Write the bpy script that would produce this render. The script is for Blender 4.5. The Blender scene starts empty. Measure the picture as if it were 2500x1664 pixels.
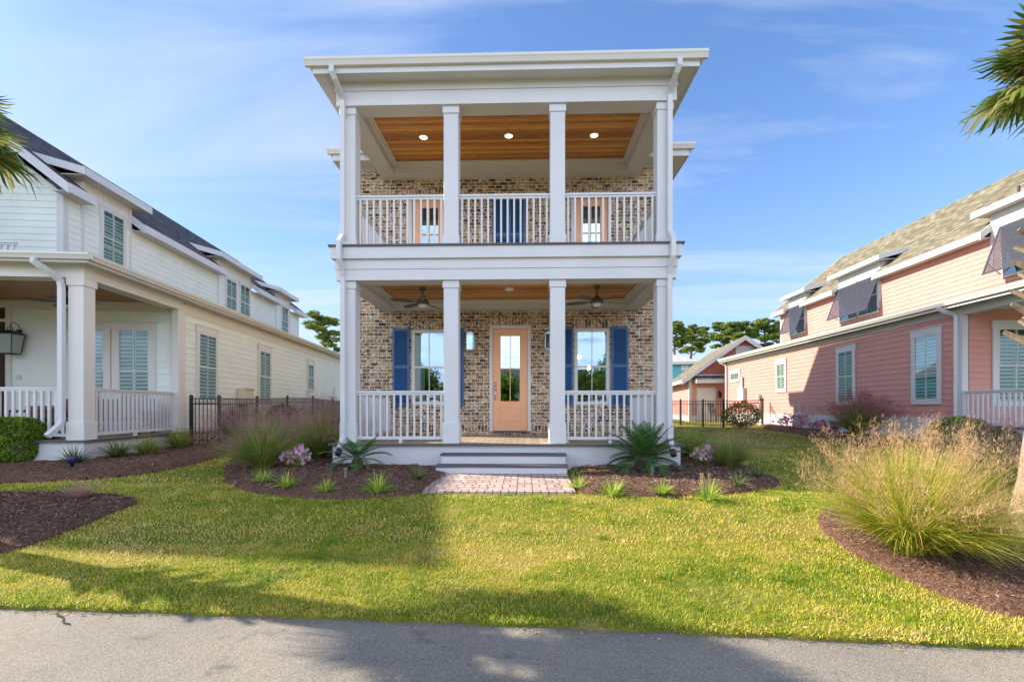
import bpy, bmesh, math, random
import numpy as np
from mathutils import Vector, Matrix
R=math.radians
random.seed(7); RNG=np.random.default_rng(7)
S=bpy.context.scene; COL=S.collection
# ---------------- camera, world, sun, exposure ----------------
F=1130.0; CX=1250.0; HY=995.0; CZ=1.23; YAW=R(1.57)
cs,sn=math.cos(YAW),math.sin(YAW)
cam=bpy.data.cameras.new('camera'); camo=bpy.data.objects.new('camera',cam); COL.objects.link(camo)
camo.location=(0,0,CZ); camo.rotation_euler=(R(90),0,YAW)
cam.sensor_width=36; cam.lens=F/2500*36; cam.shift_y=(HY-832)/2500; cam.clip_end=3000; cam.clip_start=.05
S.camera=camo
S.view_settings.view_transform='Standard'; S.view_settings.look='None'; S.view_settings.exposure=1.25; S.view_settings.gamma=1
S.cycles.max_bounces=8; S.cycles.transparent_max_bounces=16
SAZ=R(-15.5); ST=.67
sv=Vector((math.cos(SAZ),math.sin(SAZ),-ST)).normalized()
sl=bpy.data.lights.new('sun','SUN'); sl.energy=4.2; sl.angle=R(.55); sl.color=(1,.91,.76)
so=bpy.data.objects.new('sun',sl); COL.objects.link(so); so.rotation_euler=sv.to_track_quat('-Z','Y').to_euler(); so.location=(-20,10,30)
W=bpy.data.worlds.new('World'); S.world=W; W.use_nodes=True
wt=W.node_tree; wn=wt.nodes; wl=wt.links; bg=wn['Background']
sky=wn.new('ShaderNodeTexSky'); sky.sky_type='NISHITA'; sky.sun_disc=False
sky.sun_elevation=math.atan(ST); sky.sun_rotation=math.atan2(-math.cos(SAZ),-math.sin(SAZ)); sky.air_density=1.0; sky.dust_density=.6; sky.ozone_density=2.2; sky.altitude=0
tc=wn.new('ShaderNodeTexCoord')
def wnode(t,**k):
    n=wn.new(t)
    for a,b in k.items(): setattr(n,a,b)
    return n
def wmath(op,a,b=None,c=None,clamp=False):
    n=wn.new('ShaderNodeMath'); n.operation=op; n.use_clamp=clamp
    for i,v in enumerate((a,b,c)):
        if v is None: continue
        if isinstance(v,(int,float)): n.inputs[i].default_value=v
        else: wl.new(v,n.inputs[i])
    return n.outputs[0]
sep=wn.new('ShaderNodeSeparateXYZ'); wl.new(tc.outputs['Generated'],sep.inputs[0])
zc=wmath('MAXIMUM',sep.outputs[2],.03); zc=wmath('ADD',zc,.12)
cu=wmath('DIVIDE',sep.outputs[0],zc); cv=wmath('DIVIDE',sep.outputs[1],zc)
cmb=wn.new('ShaderNodeCombineXYZ'); wl.new(cu,cmb.inputs[0]); wl.new(cv,cmb.inputs[1])
mp=wn.new('ShaderNodeMapping'); mp.inputs['Rotation'].default_value=(0,0,R(-32)); mp.inputs['Scale'].default_value=(.5,1.9,1); mp.inputs['Location'].default_value=(5.3,2.6,0)
wl.new(cmb.outputs[0],mp.inputs[0])
nz=wn.new('ShaderNodeTexNoise'); nz.inputs['Scale'].default_value=.75; nz.inputs['Detail'].default_value=7; nz.inputs['Roughness'].default_value=.56; nz.inputs['Distortion'].default_value=.9
wl.new(mp.outputs[0],nz.inputs['Vector'])
cr=wn.new('ShaderNodeValToRGB'); cr.color_ramp.elements[0].position=.45; cr.color_ramp.elements[1].position=.70; cr.color_ramp.elements[0].color=(0,0,0,1); cr.color_ramp.elements[1].color=(.75,.75,.75,1)
wl.new(nz.outputs[0],cr.inputs[0])
# pale air low over the horizon, part of the sky itself
hz=wmath('SUBTRACT',1,wmath('MULTIPLY',wmath('MAXIMUM',sep.outputs[2],0),1.75),None,True); hz=wmath('POWER',hz,2.0); hz=wmath('MULTIPLY',hz,.66)
skb=wn.new('ShaderNodeMix'); skb.data_type='RGBA'; skb.blend_type='MULTIPLY'; skb.inputs[0].default_value=1
wl.new(sky.outputs[0],skb.inputs['A']); skb.inputs['B'].default_value=(.86,1.04,1.26,1)
sx_=wmath('ADD',wmath('MULTIPLY',sep.outputs[0],.34),1.0); sv_=wn.new('ShaderNodeVectorMath'); sv_.operation='SCALE'; wl.new(skb.outputs['Result'],sv_.inputs[0]); wl.new(sx_,sv_.inputs['Scale'])
mx0=wn.new('ShaderNodeMix'); mx0.data_type='RGBA'; wl.new(hz,mx0.inputs[0]); wl.new(sv_.outputs[0],mx0.inputs['A']); mx0.inputs['B'].default_value=(3.0,3.65,5.1,1)
mx=wn.new('ShaderNodeMix'); mx.data_type='RGBA'; wl.new(cr.outputs[0],mx.inputs[0]); wl.new(mx0.outputs['Result'],mx.inputs['A']); mx.inputs['B'].default_value=(4.1,4.6,5.5,1)
# bright broken cloud added behind the camera, out of view, to light the shaded porch
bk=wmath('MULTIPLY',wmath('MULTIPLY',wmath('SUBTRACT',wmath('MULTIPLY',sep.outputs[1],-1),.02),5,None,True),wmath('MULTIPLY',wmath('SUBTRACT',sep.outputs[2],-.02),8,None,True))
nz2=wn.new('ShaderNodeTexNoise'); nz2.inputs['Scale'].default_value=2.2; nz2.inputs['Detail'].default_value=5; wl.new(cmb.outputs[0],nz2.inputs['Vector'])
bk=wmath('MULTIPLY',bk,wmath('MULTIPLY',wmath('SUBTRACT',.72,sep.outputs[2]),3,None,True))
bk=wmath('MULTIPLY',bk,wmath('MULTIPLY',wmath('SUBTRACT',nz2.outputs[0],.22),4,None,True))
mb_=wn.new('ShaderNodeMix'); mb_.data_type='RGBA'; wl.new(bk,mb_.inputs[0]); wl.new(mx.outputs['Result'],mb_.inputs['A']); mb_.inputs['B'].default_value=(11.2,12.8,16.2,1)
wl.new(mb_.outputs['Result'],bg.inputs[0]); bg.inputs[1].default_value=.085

# ---------------- frames and picture measurements ----------------
class Frame:
    def __init__(s,ox,oy,ang): s.o=(ox,oy); s.a=ang; s.ex=(math.cos(ang),math.sin(ang)); s.ey=(-math.sin(ang),math.cos(ang))
    def w(s,X,Y): return (s.o[0]+X*s.ex[0]+Y*s.ey[0], s.o[1]+X*s.ex[1]+Y*s.ey[1])
def lat(p): return p[0]*cs+p[1]*sn
def dep(p): return -p[0]*sn+p[1]*cs
def side(fr,px,py,X):
    k=(px-CX)/F; a=fr.w(X,0); b=fr.w(X,1)
    f0=lat(a)-k*dep(a); f1=lat(b)-k*dep(b); t=-f0/(f1-f0)
    return t, CZ-(py-HY)/F*dep(fr.w(X,t))
def front(fr,px,py,Y):
    k=(px-CX)/F; a=fr.w(0,Y); b=fr.w(1,Y)
    f0=lat(a)-k*dep(a); f1=lat(b)-k*dep(b); X=-f0/(f1-f0)
    return X, CZ-(py-HY)/F*dep(fr.w(X,Y))
def camw(la,D): return (la*cs-D*sn, la*sn+D*cs)
MAIN=Frame(0,0,0)
def ye(x): return 3.085-.061*(x+.1)-.004*x*x*(1 if abs(x)<12 else 0)   # lawn edge along the road
def Zg(x,y):
    d=y-ye(x)
    r=max(0,min(1,d/3.6)); r=r*r*(3-2*r)
    z=-.185+.185*r
    if y>8.4: z+=min(.34,.02*(y-8.4))
    return z+.012*math.sin(x*1.3+y*.7)*r+.01*math.sin(x*.6-y*1.9)*r
def G(px,py,dz=0):
    z=0
    for i in range(12):
        D=(CZ-z)*F/(py-HY); p=camw((px-CX)/F*D,D); z=Zg(*p)+dz
    return p[0],p[1],z,D

# ---------------- mesh helpers ----------------
class MB:
    def __init__(s,T=None): s.v=[]; s.f=[]; s.T=T
    def add(s,vs,fs):
        b=len(s.v)
        for p in vs: s.v.append(tuple(s.T(*p)) if s.T else tuple(p))
        for f in fs: s.f.append(tuple(b+i for i in f))
    def box(s,x0,x1,y0,y1,z0,z1):
        s.add([(x,y,z) for z in (z0,z1) for y in (y0,y1) for x in (x0,x1)],[(0,2,3,1),(4,5,7,6),(0,1,5,4),(2,6,7,3),(0,4,6,2),(1,3,7,5)]); return s
    def prism(s,pts,off):   # closed polygon pts (3d) extruded by off
        n=len(pts); s.add(list(pts)+[(p[0]+off[0],p[1]+off[1],p[2]+off[2]) for p in pts],[tuple(range(n)),tuple(range(2*n-1,n-1,-1))]+[(i,(i+1)%n,n+(i+1)%n,n+i) for i in range(n)]); return s
    def bar(s,a,b,w,h=None):
        h=h or w; a=Vector(a); b=Vector(b); d=(b-a).normalized(); up=Vector((0,0,1)) if abs(d.z)<.95 else Vector((0,1,0))
        r=d.cross(up).normalized(); u=r.cross(d)
        vs=[p+r*i*w/2+u*j*h/2 for p in (a,b) for i,j in ((-1,-1),(1,-1),(1,1),(-1,1))]
        s.add(vs,[(0,1,2,3),(7,6,5,4)]+[(i,4+i,4+(i+1)%4,(i+1)%4) for i in range(4)]); return s
    def tube(s,pts,rad,n=8,rot=0,sx=1):
        pts=[Vector(p) for p in pts]; m=len(pts)
        if not hasattr(rad,'__len__'): rad=[rad]*m
        vs=[]; ref=None
        for i,p in enumerate(pts):
            d=(pts[min(i+1,m-1)]-pts[max(i-1,0)]).normalized()
            if ref is None: ref=Vector((1,0,0)) if abs(d.x)<.9 else Vector((0,1,0))
            u=(ref-d*ref.dot(d)).normalized(); w=d.cross(u); ref=u
            for k in range(n):
                a=rot+2*math.pi*k/n; vs.append(p+(u*math.cos(a)*sx+w*math.sin(a))*rad[i])
        fs=[(i*n+k,i*n+(k+1)%n,(i+1)*n+(k+1)%n,(i+1)*n+k) for i in range(m-1) for k in range(n)]
        fs+=[tuple(range(n-1,-1,-1)),tuple((m-1)*n+k for k in range(n))]
        s.add(vs,fs); return s
    def lathe(s,prof,n=16,c=(0,0,0)):
        vs=[(c[0]+r*math.cos(2*math.pi*k/n),c[1]+r*math.sin(2*math.pi*k/n),c[2]+z) for r,z in prof for k in range(n)]
        m=len(prof); fs=[(i*n+k,i*n+(k+1)%n,(i+1)*n+(k+1)%n,(i+1)*n+k) for i in range(m-1) for k in range(n)]+[tuple(range(n-1,-1,-1)),tuple((m-1)*n+k for k in range(n))]
        s.add(vs,fs); return s
    def build(s,name,mat,parent=None,smooth=False,bevel=0):
        me=bpy.data.meshes.new(name); me.from_pydata(s.v,[],s.f)
        bm=bmesh.new(); bm.from_mesh(me); bmesh.ops.recalc_face_normals(bm,faces=bm.faces); bm.to_mesh(me); bm.free()
        if smooth: me.polygons.foreach_set('use_smooth',[True]*len(me.polygons))
        me.materials.append(mat); o=bpy.data.objects.new(name,me); COL.objects.link(o)
        if parent: o.parent=parent
        if bevel:
            m=o.modifiers.new('bevel','BEVEL'); m.width=bevel; m.segments=1; m.limit_method='ANGLE'
        return o
def npmesh(name,v,tris,mat,parent=None,attr=None,quads=False,smooth=False):
    me=bpy.data.meshes.new(name); k=4 if quads else 3; nf=len(tris)
    me.vertices.add(len(v)); me.vertices.foreach_set('co',np.asarray(v,dtype=np.float32).ravel())
    me.loops.add(nf*k); me.loops.foreach_set('vertex_index',np.asarray(tris,dtype=np.int32).ravel())
    me.polygons.add(nf); me.polygons.foreach_set('loop_start',np.arange(nf,dtype=np.int32)*k)
    if attr is not None:
        a=me.attributes.new('rnd','FLOAT','POINT'); a.data.foreach_set('value',np.asarray(attr,dtype=np.float32))
    me.update(calc_edges=True)
    if smooth: me.polygons.foreach_set('use_smooth',[True]*nf)
    me.materials.append(mat); o=bpy.data.objects.new(name,me); COL.objects.link(o)
    if parent: o.parent=parent
    return o
def empty(name,loc=(0,0,0),rz=0):
    o=bpy.data.objects.new(name,None); COL.objects.link(o); o.location=loc; o.rotation_euler=(0,0,rz); o.empty_display_size=.2; return o
def tag(o,label=None,cat=None,group=None,kind=None):
    if label: o['label']=label
    if cat: o['category']=cat
    if group: o['group']=group
    if kind: o['kind']=kind
    return o
def copy_tree(o,parent=None):
    c=o.copy(); COL.objects.link(c)
    if parent: c.parent=parent
    for ch in [x for x in ALLCH(o)]: copy_tree(ch,c)
    return c
def ALLCH(o): return [x for x in bpy.data.objects if x.parent==o]

# ---------------- materials ----------------
def nt(name):
    m=bpy.data.materials.new(name); m.use_nodes=True; t=m.node_tree; return m,t,t.nodes,t.links,t.nodes['Principled BSDF']
def ramp(n,l,src,stops):
    r=n.new('ShaderNodeValToRGB'); e=r.color_ramp.elements
    while len(e)<len(stops): e.new(.5)
    for i,(p,c) in enumerate(stops): e[i].position=p; e[i].color=(*c,1)
    l.new(src,r.inputs[0]); return r.outputs[0]
def noise(n,l,scale,detail=4,vec=None,rough=.5,dist=0):
    x=n.new('ShaderNodeTexNoise'); x.inputs['Scale'].default_value=scale; x.inputs['Detail'].default_value=detail; x.inputs['Roughness'].default_value=rough; x.inputs['Distortion'].default_value=dist
    if vec is not None: l.new(vec,x.inputs['Vector'])
    return x.outputs[0]
def bump(n,l,h,p,st=.3,d=.01):
    b=n.new('ShaderNodeBump'); b.inputs['Strength'].default_value=st; b.inputs['Distance'].default_value=d; l.new(h,b.inputs['Height']); l.new(b.outputs[0],p.inputs['Normal'])
def mixc(n,l,f,a,b,mode='MIX'):
    m=n.new('ShaderNodeMix'); m.data_type='RGBA'; m.blend_type=mode
    for s_,v in ((0,f),('A',a),('B',b)):
        if isinstance(v,(int,float)): m.inputs[s_].default_value=v
        elif isinstance(v,tuple): m.inputs[s_].default_value=(*v,1)
        else: l.new(v,m.inputs[s_])
    return m.outputs['Result']
def sc(c,k): return tuple(min(1,x*k) for x in c)
def pos(n):
    return n.new('ShaderNodeNewGeometry').outputs['Position']
def mat(name,c,rough=.6,var=.06,scale=3,bs=0,bscale=60,metal=0,spec=.5):
    m,t,n,l,p=nt(name)
    nn=noise(n,l,scale,5,pos(n),.6)
    l.new(ramp(n,l,nn,[(.3,sc(c,1-var)),(.7,sc(c,1+var))]),p.inputs['Base Color'])
    p.inputs['Roughness'].default_value=rough; p.inputs['Metallic'].default_value=metal; p.inputs['Specular IOR Level'].default_value=spec
    if bs: bump(n,l,noise(n,l,bscale,3,pos(n)),p,bs)
    return m
def emat(name,c,st):
    m,t,n,l,p=nt(name); p.inputs['Base Color'].default_value=(*c,1); p.inputs['Emission Color'].default_value=(*c,1); p.inputs['Emission Strength'].default_value=st; return m
def objco(n): return n.new('ShaderNodeTexCoord').outputs['Object']
def brickmat(name,soldier=False,rowlock=False):
    m,t,n,l,p=nt(name)
    g=n.new('ShaderNodeNewGeometry'); sx=n.new('ShaderNodeSeparateXYZ'); l.new(g.outputs['Position'],sx.inputs[0]); nx=n.new('ShaderNodeSeparateXYZ'); l.new(g.outputs['True Normal'],nx.inputs[0])
    ab=n.new('ShaderNodeMath'); ab.operation='ABSOLUTE'; l.new(nx.outputs[0],ab.inputs[0]); gt=n.new('ShaderNodeMath'); gt.operation='GREATER_THAN'; gt.inputs[1].default_value=.5; l.new(ab.outputs[0],gt.inputs[0])
    mu=n.new('ShaderNodeMix'); l.new(gt.outputs[0],mu.inputs[0]); l.new(sx.outputs[0],mu.inputs[2]); l.new(sx.outputs[1],mu.inputs[3])
    cb=n.new('ShaderNodeCombineXYZ')
    if soldier: l.new(sx.outputs[2],cb.inputs[0]); l.new(mu.outputs[0],cb.inputs[1])
    else: l.new(mu.outputs[0],cb.inputs[0]); l.new(sx.outputs[2],cb.inputs[1])
    # wobble the joints a little
    wob=n.new('ShaderNodeTexNoise'); wob.inputs['Scale'].default_value=9; l.new(g.outputs['Position'],wob.inputs['Vector'])
    vm=n.new('ShaderNodeVectorMath'); vm.operation='SCALE'; vm.inputs['Scale'].default_value=.018; l.new(wob.outputs['Color'],vm.inputs[0])
    va=n.new('ShaderNodeVectorMath'); va.operation='ADD'; l.new(cb.outputs[0],va.inputs[0]); l.new(vm.outputs[0],va.inputs[1])
    b=n.new('ShaderNodeTexBrick'); l.new(va.outputs[0],b.inputs['Vector'])
    b.inputs['Scale'].default_value=1; b.inputs['Mortar Size'].default_value=.0075; b.inputs['Mortar Smooth'].default_value=.25; b.inputs['Bias'].default_value=0
    b.inputs['Brick Width'].default_value=.212 if not soldier else .4; b.inputs['Row Height'].default_value=.0865
    b.offset=.5 if not soldier else 0
    b.inputs['Color1'].default_value=(0,0,0,1); b.inputs['Color2'].default_value=(1,1,1,1); b.inputs['Mortar'].default_value=(.5,.5,.5,1)
    base=ramp(n,l,b.outputs['Color'],[(0,(.10,.052,.034)),(.25,(.22,.115,.07)),(.5,(.36,.21,.12)),(.75,(.52,.32,.175)),(1,(.64,.49,.33))])
    n1=noise(n,l,26,4,g.outputs['Position'],.65); n2=noise(n,l,9,3,g.outputs['Position'],.5); n3=noise(n,l,70,3,g.outputs['Position'],.6)
    dark=ramp(n,l,n1,[(.42,(.35,.33,.32)),(.56,(1,1,1))])
    base=mixc(n,l,.9,base,dark,'MULTIPLY')
    wm=n.new('ShaderNodeMath'); wm.operation='MULTIPLY'; l.new(n2,wm.inputs[0]); l.new(n1,wm.inputs[1])
    wash=ramp(n,l,wm.outputs[0],[(.262,(0,0,0)),(.35,(.9,.9,.9))])
    base=mixc(n,l,wash,base,(.80,.74,.62))
    mort=ramp(n,l,n3,[(.3,(.72,.62,.44)),(.7,(.84,.76,.58))])
    col=mixc(n,l,b.outputs['Fac'],base,mort)
    l.new(col,p.inputs['Base Color']); p.inputs['Roughness'].default_value=.9; p.inputs['Specular IOR Level'].default_value=.2
    inv=n.new('ShaderNodeMath'); inv.operation='SUBTRACT'; inv.inputs[0].default_value=1; l.new(b.outputs['Fac'],inv.inputs[1])
    ad=n.new('ShaderNodeMath'); ad.operation='MULTIPLY_ADD'; ad.inputs[1].default_value=.45; l.new(n1,ad.inputs[0]); l.new(inv.outputs[0],ad.inputs[2])
    bump(n,l,ad.outputs[0],p,.8,.012)
    return m
def plankmat(name,cols,w,axis='x',knots=True,rough=.5,gap=.6,gapc=.35):
    # boards running along axis, repeated across the other one
    m,t,n,l,p=nt(name); g=objco(n); s_=n.new('ShaderNodeSeparateXYZ'); l.new(g,s_.inputs[0])
    along,across=(0,1) if axis=='x' else (1,0)
    d=n.new('ShaderNodeMath'); d.operation='DIVIDE'; d.inputs[1].default_value=w; l.new(s_.outputs[across],d.inputs[0])
    fl=n.new('ShaderNodeMath'); fl.operation='FLOOR'; l.new(d.outputs[0],fl.inputs[0])
    fr=n.new('ShaderNodeMath'); fr.operation='FRACT'; l.new(d.outputs[0],fr.inputs[0])
    wn_=n.new('ShaderNodeTexWhiteNoise'); wn_.noise_dimensions='1D'; l.new(fl.outputs[0],wn_.inputs['W'])
    cb=n.new('ShaderNodeCombineXYZ')
    off=n.new('ShaderNodeMath'); off.operation='MULTIPLY_ADD'; off.inputs[1].default_value=9; l.new(wn_.outputs[0],off.inputs[0]); l.new(s_.outputs[along],off.inputs[2])
    l.new(off.outputs[0],cb.inputs[0]); mm=n.new('ShaderNodeMath'); mm.operation='MULTIPLY'; mm.inputs[1].default_value=14; l.new(s_.outputs[across],mm.inputs[0]); l.new(mm.outputs[0],cb.inputs[1])
    gr=noise(n,l,2.4,6,cb.outputs[0],.6,1.2)
    av=n.new('ShaderNodeMath'); av.operation='MULTIPLY_ADD'; av.inputs[1].default_value=.4; l.new(wn_.outputs[0],av.inputs[0]); l.new(gr,av.inputs[2])
    sub=n.new('ShaderNodeMath'); sub.operation='SUBTRACT'; sub.inputs[1].default_value=.2; l.new(av.outputs[0],sub.inputs[0])
    col=ramp(n,l,sub.outputs[0],[(.25,cols[0]),(.5,cols[1]),(.75,cols[2])])
    if knots:
        cb2=n.new('ShaderNodeCombineXYZ'); l.new(off.outputs[0],cb2.inputs[0]); m3=n.new('ShaderNodeMath'); m3.operation='MULTIPLY'; m3.inputs[1].default_value=2.2; l.new(s_.outputs[across],m3.inputs[0]); l.new(m3.outputs[0],cb2.inputs[1])
        vo=n.new('ShaderNodeTexVoronoi'); vo.inputs['Scale'].default_value=2.6; l.new(cb2.outputs[0],vo.inputs['Vector'])
        kn=ramp(n,l,vo.outputs['Distance'],[(.04,(.2,.12,.08)),(.13,(1,1,1))]); col=mixc(n,l,.85,col,kn,'MULTIPLY')
    gp=ramp(n,l,fr.outputs[0],[(0,(gapc,)*3),(.05,(1,1,1)),(.95,(1,1,1)),(1,(gapc,)*3)])
    col=mixc(n,l,gap,col,gp,'MULTIPLY')
    l.new(col,p.inputs['Base Color']); p.inputs['Roughness'].default_value=rough
    return m
def leafmat(name,stops,trans=.35,rough=.5,spec=.3):
    m,t,n,l,p=nt(name); a=n.new('ShaderNodeAttribute'); a.attribute_name='rnd'
    c=ramp(n,l,a.outputs['Fac'],stops); l.new(c,p.inputs['Base Color']); p.inputs['Roughness'].default_value=rough; p.inputs['Specular IOR Level'].default_value=spec
    tr=n.new('ShaderNodeBsdfTranslucent'); l.new(c,tr.inputs[0]); ms=n.new('ShaderNodeMixShader'); ms.inputs[0].default_value=trans
    l.new(p.outputs[0],ms.inputs[1]); l.new(tr.outputs[0],ms.inputs[2]); l.new(ms.outputs[0],n['Material Output'].inputs[0]); return m
def shinglemat(name,c1,c2,c3):
    m,t,n,l,p=nt(name); g=objco(n); s_=n.new('ShaderNodeSeparateXYZ'); l.new(g,s_.inputs[0])
    cb=n.new('ShaderNodeCombineXYZ'); l.new(s_.outputs[1],cb.inputs[0]); mm=n.new('ShaderNodeMath'); mm.operation='MULTIPLY'; mm.inputs[1].default_value=1.28; l.new(s_.outputs[0],mm.inputs[0]); l.new(mm.outputs[0],cb.inputs[1])
    b=n.new('ShaderNodeTexBrick'); l.new(cb.outputs[0],b.inputs['Vector']); b.inputs['Scale'].default_value=1; b.inputs['Brick Width'].default_value=.27; b.inputs['Row Height'].default_value=.145; b.inputs['Mortar Size'].default_value=.006
    b.inputs['Color1'].default_value=(0,0,0,1); b.inputs['Color2'].default_value=(1,1,1,1); b.inputs['Mortar'].default_value=(0,0,0,1)
    col=ramp(n,l,b.outputs['Color'],[(0,c1),(.5,c2),(1,c3)]); nn=noise(n,l,30,3,g); col=mixc(n,l,.6,col,ramp(n,l,nn,[(.3,(.6,.6,.6)),(.7,(1.3,1.3,1.3))]),'MULTIPLY')
    l.new(col,p.inputs['Base Color']); p.inputs['Roughness'].default_value=.95; p.inputs['Specular IOR Level'].default_value=.15
    bump(n,l,b.outputs['Color'],p,.5,.01); return m
def glassmat(name,tint,refl=.45,fr=.6):
    m,t,n,l,p=nt(name); n.remove(p)
    tr=n.new('ShaderNodeBsdfTransparent'); tr.inputs[0].default_value=(*tint,1); gl=n.new('ShaderNodeBsdfGlossy'); gl.inputs['Roughness'].default_value=.015; gl.inputs['Color'].default_value=(.64,.85,.96,1)
    nn=n.new('ShaderNodeBump'); nn.inputs['Strength'].default_value=.05; nn.inputs['Distance'].default_value=.02; l.new(noise(n,l,1.6,1,pos(n)),nn.inputs['Height']); l.new(nn.outputs[0],gl.inputs['Normal'])
    lw=n.new('ShaderNodeLayerWeight'); lw.inputs[0].default_value=.35
    ma=n.new('ShaderNodeMath'); ma.operation='MULTIPLY_ADD'; ma.use_clamp=True; ma.inputs[1].default_value=fr; ma.inputs[2].default_value=refl; l.new(lw.outputs['Fresnel'],ma.inputs[0])
    ms=n.new('ShaderNodeMixShader'); l.new(ma.outputs[0],ms.inputs[0]); l.new(tr.outputs[0],ms.inputs[1]); l.new(gl.outputs[0],ms.inputs[2]); l.new(ms.outputs[0],n['Material Output'].inputs[0]); return m
def groundmat(name,kind):
    m,t,n,l,p=nt(name); P=pos(n); p.inputs['Roughness'].default_value=.95; p.inputs['Specular IOR Level'].default_value=.2
    if kind=='lawn':
        a=noise(n,l,.9,4,P,.6); b=noise(n,l,45,4,P,.7)
        c=ramp(n,l,a,[(.35,(.11,.15,.015)),(.55,(.22,.20,.03)),(.7,(.34,.25,.11))]); c=mixc(n,l,.75,c,ramp(n,l,b,[(.3,(.45,.45,.4)),(.7,(1.3,1.3,1.2))]),'MULTIPLY'); bump(n,l,b,p,.6,.02)
    elif kind=='mulch':
        mpn=n.new('ShaderNodeTexVoronoi'); mpn.inputs['Scale'].default_value=38; mpn.inputs['Randomness'].default_value=1; l.new(P,mpn.inputs['Vector'])
        b=noise(n,l,60,4,P,.7); c=ramp(n,l,b,[(.3,(.055,.026,.017)),(.5,(.17,.088,.056)),(.68,(.33,.20,.14))]); c=mixc(n,l,.5,c,ramp(n,l,mpn.outputs['Color'],[(.2,(.5,.5,.5)),(.8,(1.5,1.45,1.4))]),'MULTIPLY'); bump(n,l,b,p,1,.03)
    elif kind=='road':
        v=n.new('ShaderNodeTexVoronoi'); v.inputs['Scale'].default_value=210; l.new(P,v.inputs['Vector'])
        b=noise(n,l,1.2,4,P,.6); c=ramp(n,l,v.outputs['Color'],[(.15,(.17,.15,.125)),(.6,(.27,.237,.195)),(.95,(.40,.357,.30))]); c=mixc(n,l,.6,c,ramp(n,l,b,[(.3,(.75,.75,.75)),(.7,(1.15,1.13,1.1))]),'MULTIPLY'); bump(n,l,v.outputs['Distance'],p,.4,.005)
        st=noise(n,l,3.2,5,P,.7); c=mixc(n,l,.8,c,ramp(n,l,st,[(.26,(.45,.43,.42)),(.40,(1,1,1))]),'MULTIPLY')
        p.inputs['Roughness'].default_value=.8
    l.new(c,p.inputs['Base Color']); return m
def pavermat():
    m,t,n,l,p=nt('pavers'); P=pos(n); s_=n.new('ShaderNodeSeparateXYZ'); l.new(P,s_.inputs[0]); cb=n.new('ShaderNodeCombineXYZ'); l.new(s_.outputs[0],cb.inputs[0]); l.new(s_.outputs[1],cb.inputs[1])
    b=n.new('ShaderNodeTexBrick'); l.new(cb.outputs[0],b.inputs['Vector']); b.inputs['Scale'].default_value=1; b.inputs['Brick Width'].default_value=.115; b.inputs['Row Height'].default_value=.225; b.inputs['Mortar Size'].default_value=.009; b.offset=.5
    b.inputs['Color1'].default_value=(.36,.25,.215,1); b.inputs['Color2'].default_value=(.56,.43,.36,1); b.inputs['Mortar'].default_value=(.14,.09,.08,1)
    b.squash=1.9; b.squash_frequency=2
    nn=noise(n,l,14,4,P); c=mixc(n,l,.5,b.outputs['Color'],ramp(n,l,nn,[(.3,(.7,.68,.68)),(.7,(1.25,1.2,1.2))]),'MULTIPLY'); l.new(c,p.inputs['Base Color']); p.inputs['Roughness'].default_value=.85
    inv=n.new('ShaderNodeMath'); inv.operation='SUBTRACT'; inv.inputs[0].default_value=1; l.new(b.outputs['Fac'],inv.inputs[1]); bump(n,l,inv.outputs[0],p,.6,.01); return m
white=mat('white_paint',(.61,.605,.61),.5,.045,1.1,.04,40); cream=mat('trim_paint',(.66,.635,.585),.45,.03,2,.04,40)
mint=mat('mint_siding',(.76,.80,.74),.6,.05,1.5,.08,30); pink=mat('pink_siding',(.60,.285,.235),.6,.05,1.5,.08,30); pinkd=mat('coral_shingle',(.55,.17,.11),.7,.12,9,.3,25)
brick=brickmat('brick'); brick_s=brickmat('brick_soldier',True)
wood=plankmat('wood_ceiling',[(.30,.10,.016),(.60,.25,.045),(.80,.40,.10)],.095,'x',rough=.35,gap=.5)
deckm=plankmat('deck_boards',[(.30,.225,.15),(.36,.28,.19),(.42,.34,.24)],.145,'y',False,.6,.9,.12); decke=mat('deck_edge',(.085,.08,.095),.6,.1)
doorm=mat('door_paint',(.86,.43,.225),.4,.03,3); bluem=mat('shutter_blue',(.036,.112,.265),.45,.05); darkblue=mat('shutter_frame_dark',(.035,.036,.055),.5,.06)
shd=shinglemat('shingles_dark',(.045,.042,.048),(.085,.078,.085),(.15,.13,.14)); sht=shinglemat('shingles_tan',(.115,.10,.068),(.19,.165,.11),(.29,.255,.18)); shl=shinglemat('shingles_light',(.42,.38,.32),(.5,.46,.4),(.58,.53,.46))
glass=glassmat('glass',(.62,.80,.78),.36); glass2=glassmat('glass_side',(.72,.80,.70),.07,.26); glassd=glassmat('glass_door',(.4,.45,.5),.62)
metalb=mat('black_metal',(.025,.022,.025),.4,.1,metal=.2); bronze=mat('bronze',(.06,.035,.022),.4,.1,metal=.5); nickel=mat('nickel',(.55,.53,.50),.3,.05,metal=1); fang=mat('fan_grey',(.11,.10,.095),.5,.05)
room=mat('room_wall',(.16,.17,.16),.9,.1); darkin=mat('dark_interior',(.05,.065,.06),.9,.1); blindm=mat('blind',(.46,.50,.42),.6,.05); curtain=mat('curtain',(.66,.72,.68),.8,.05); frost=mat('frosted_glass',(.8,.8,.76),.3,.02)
lit=emat('lit_lamp',(1,.80,.46),3); bulb=emat('warm_bulb',(1,.8,.5),14)
greyb=mat('grey_box',(.42,.43,.44),.5,.05); beige=mat('beige_box',(.62,.55,.42),.5,.05); redw=mat('brown_wood',(.17,.07,.045),.5,.15,6); bark=mat('bark',(.13,.10,.08),.95,.35,12,.8,30); palmbark=mat('palm_bark',(.34,.26,.18),.95,.3,10,.9,25)
stubm=mat('old_leaf_base',(.20,.15,.10),.95,.3,14,.8,30)
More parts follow.
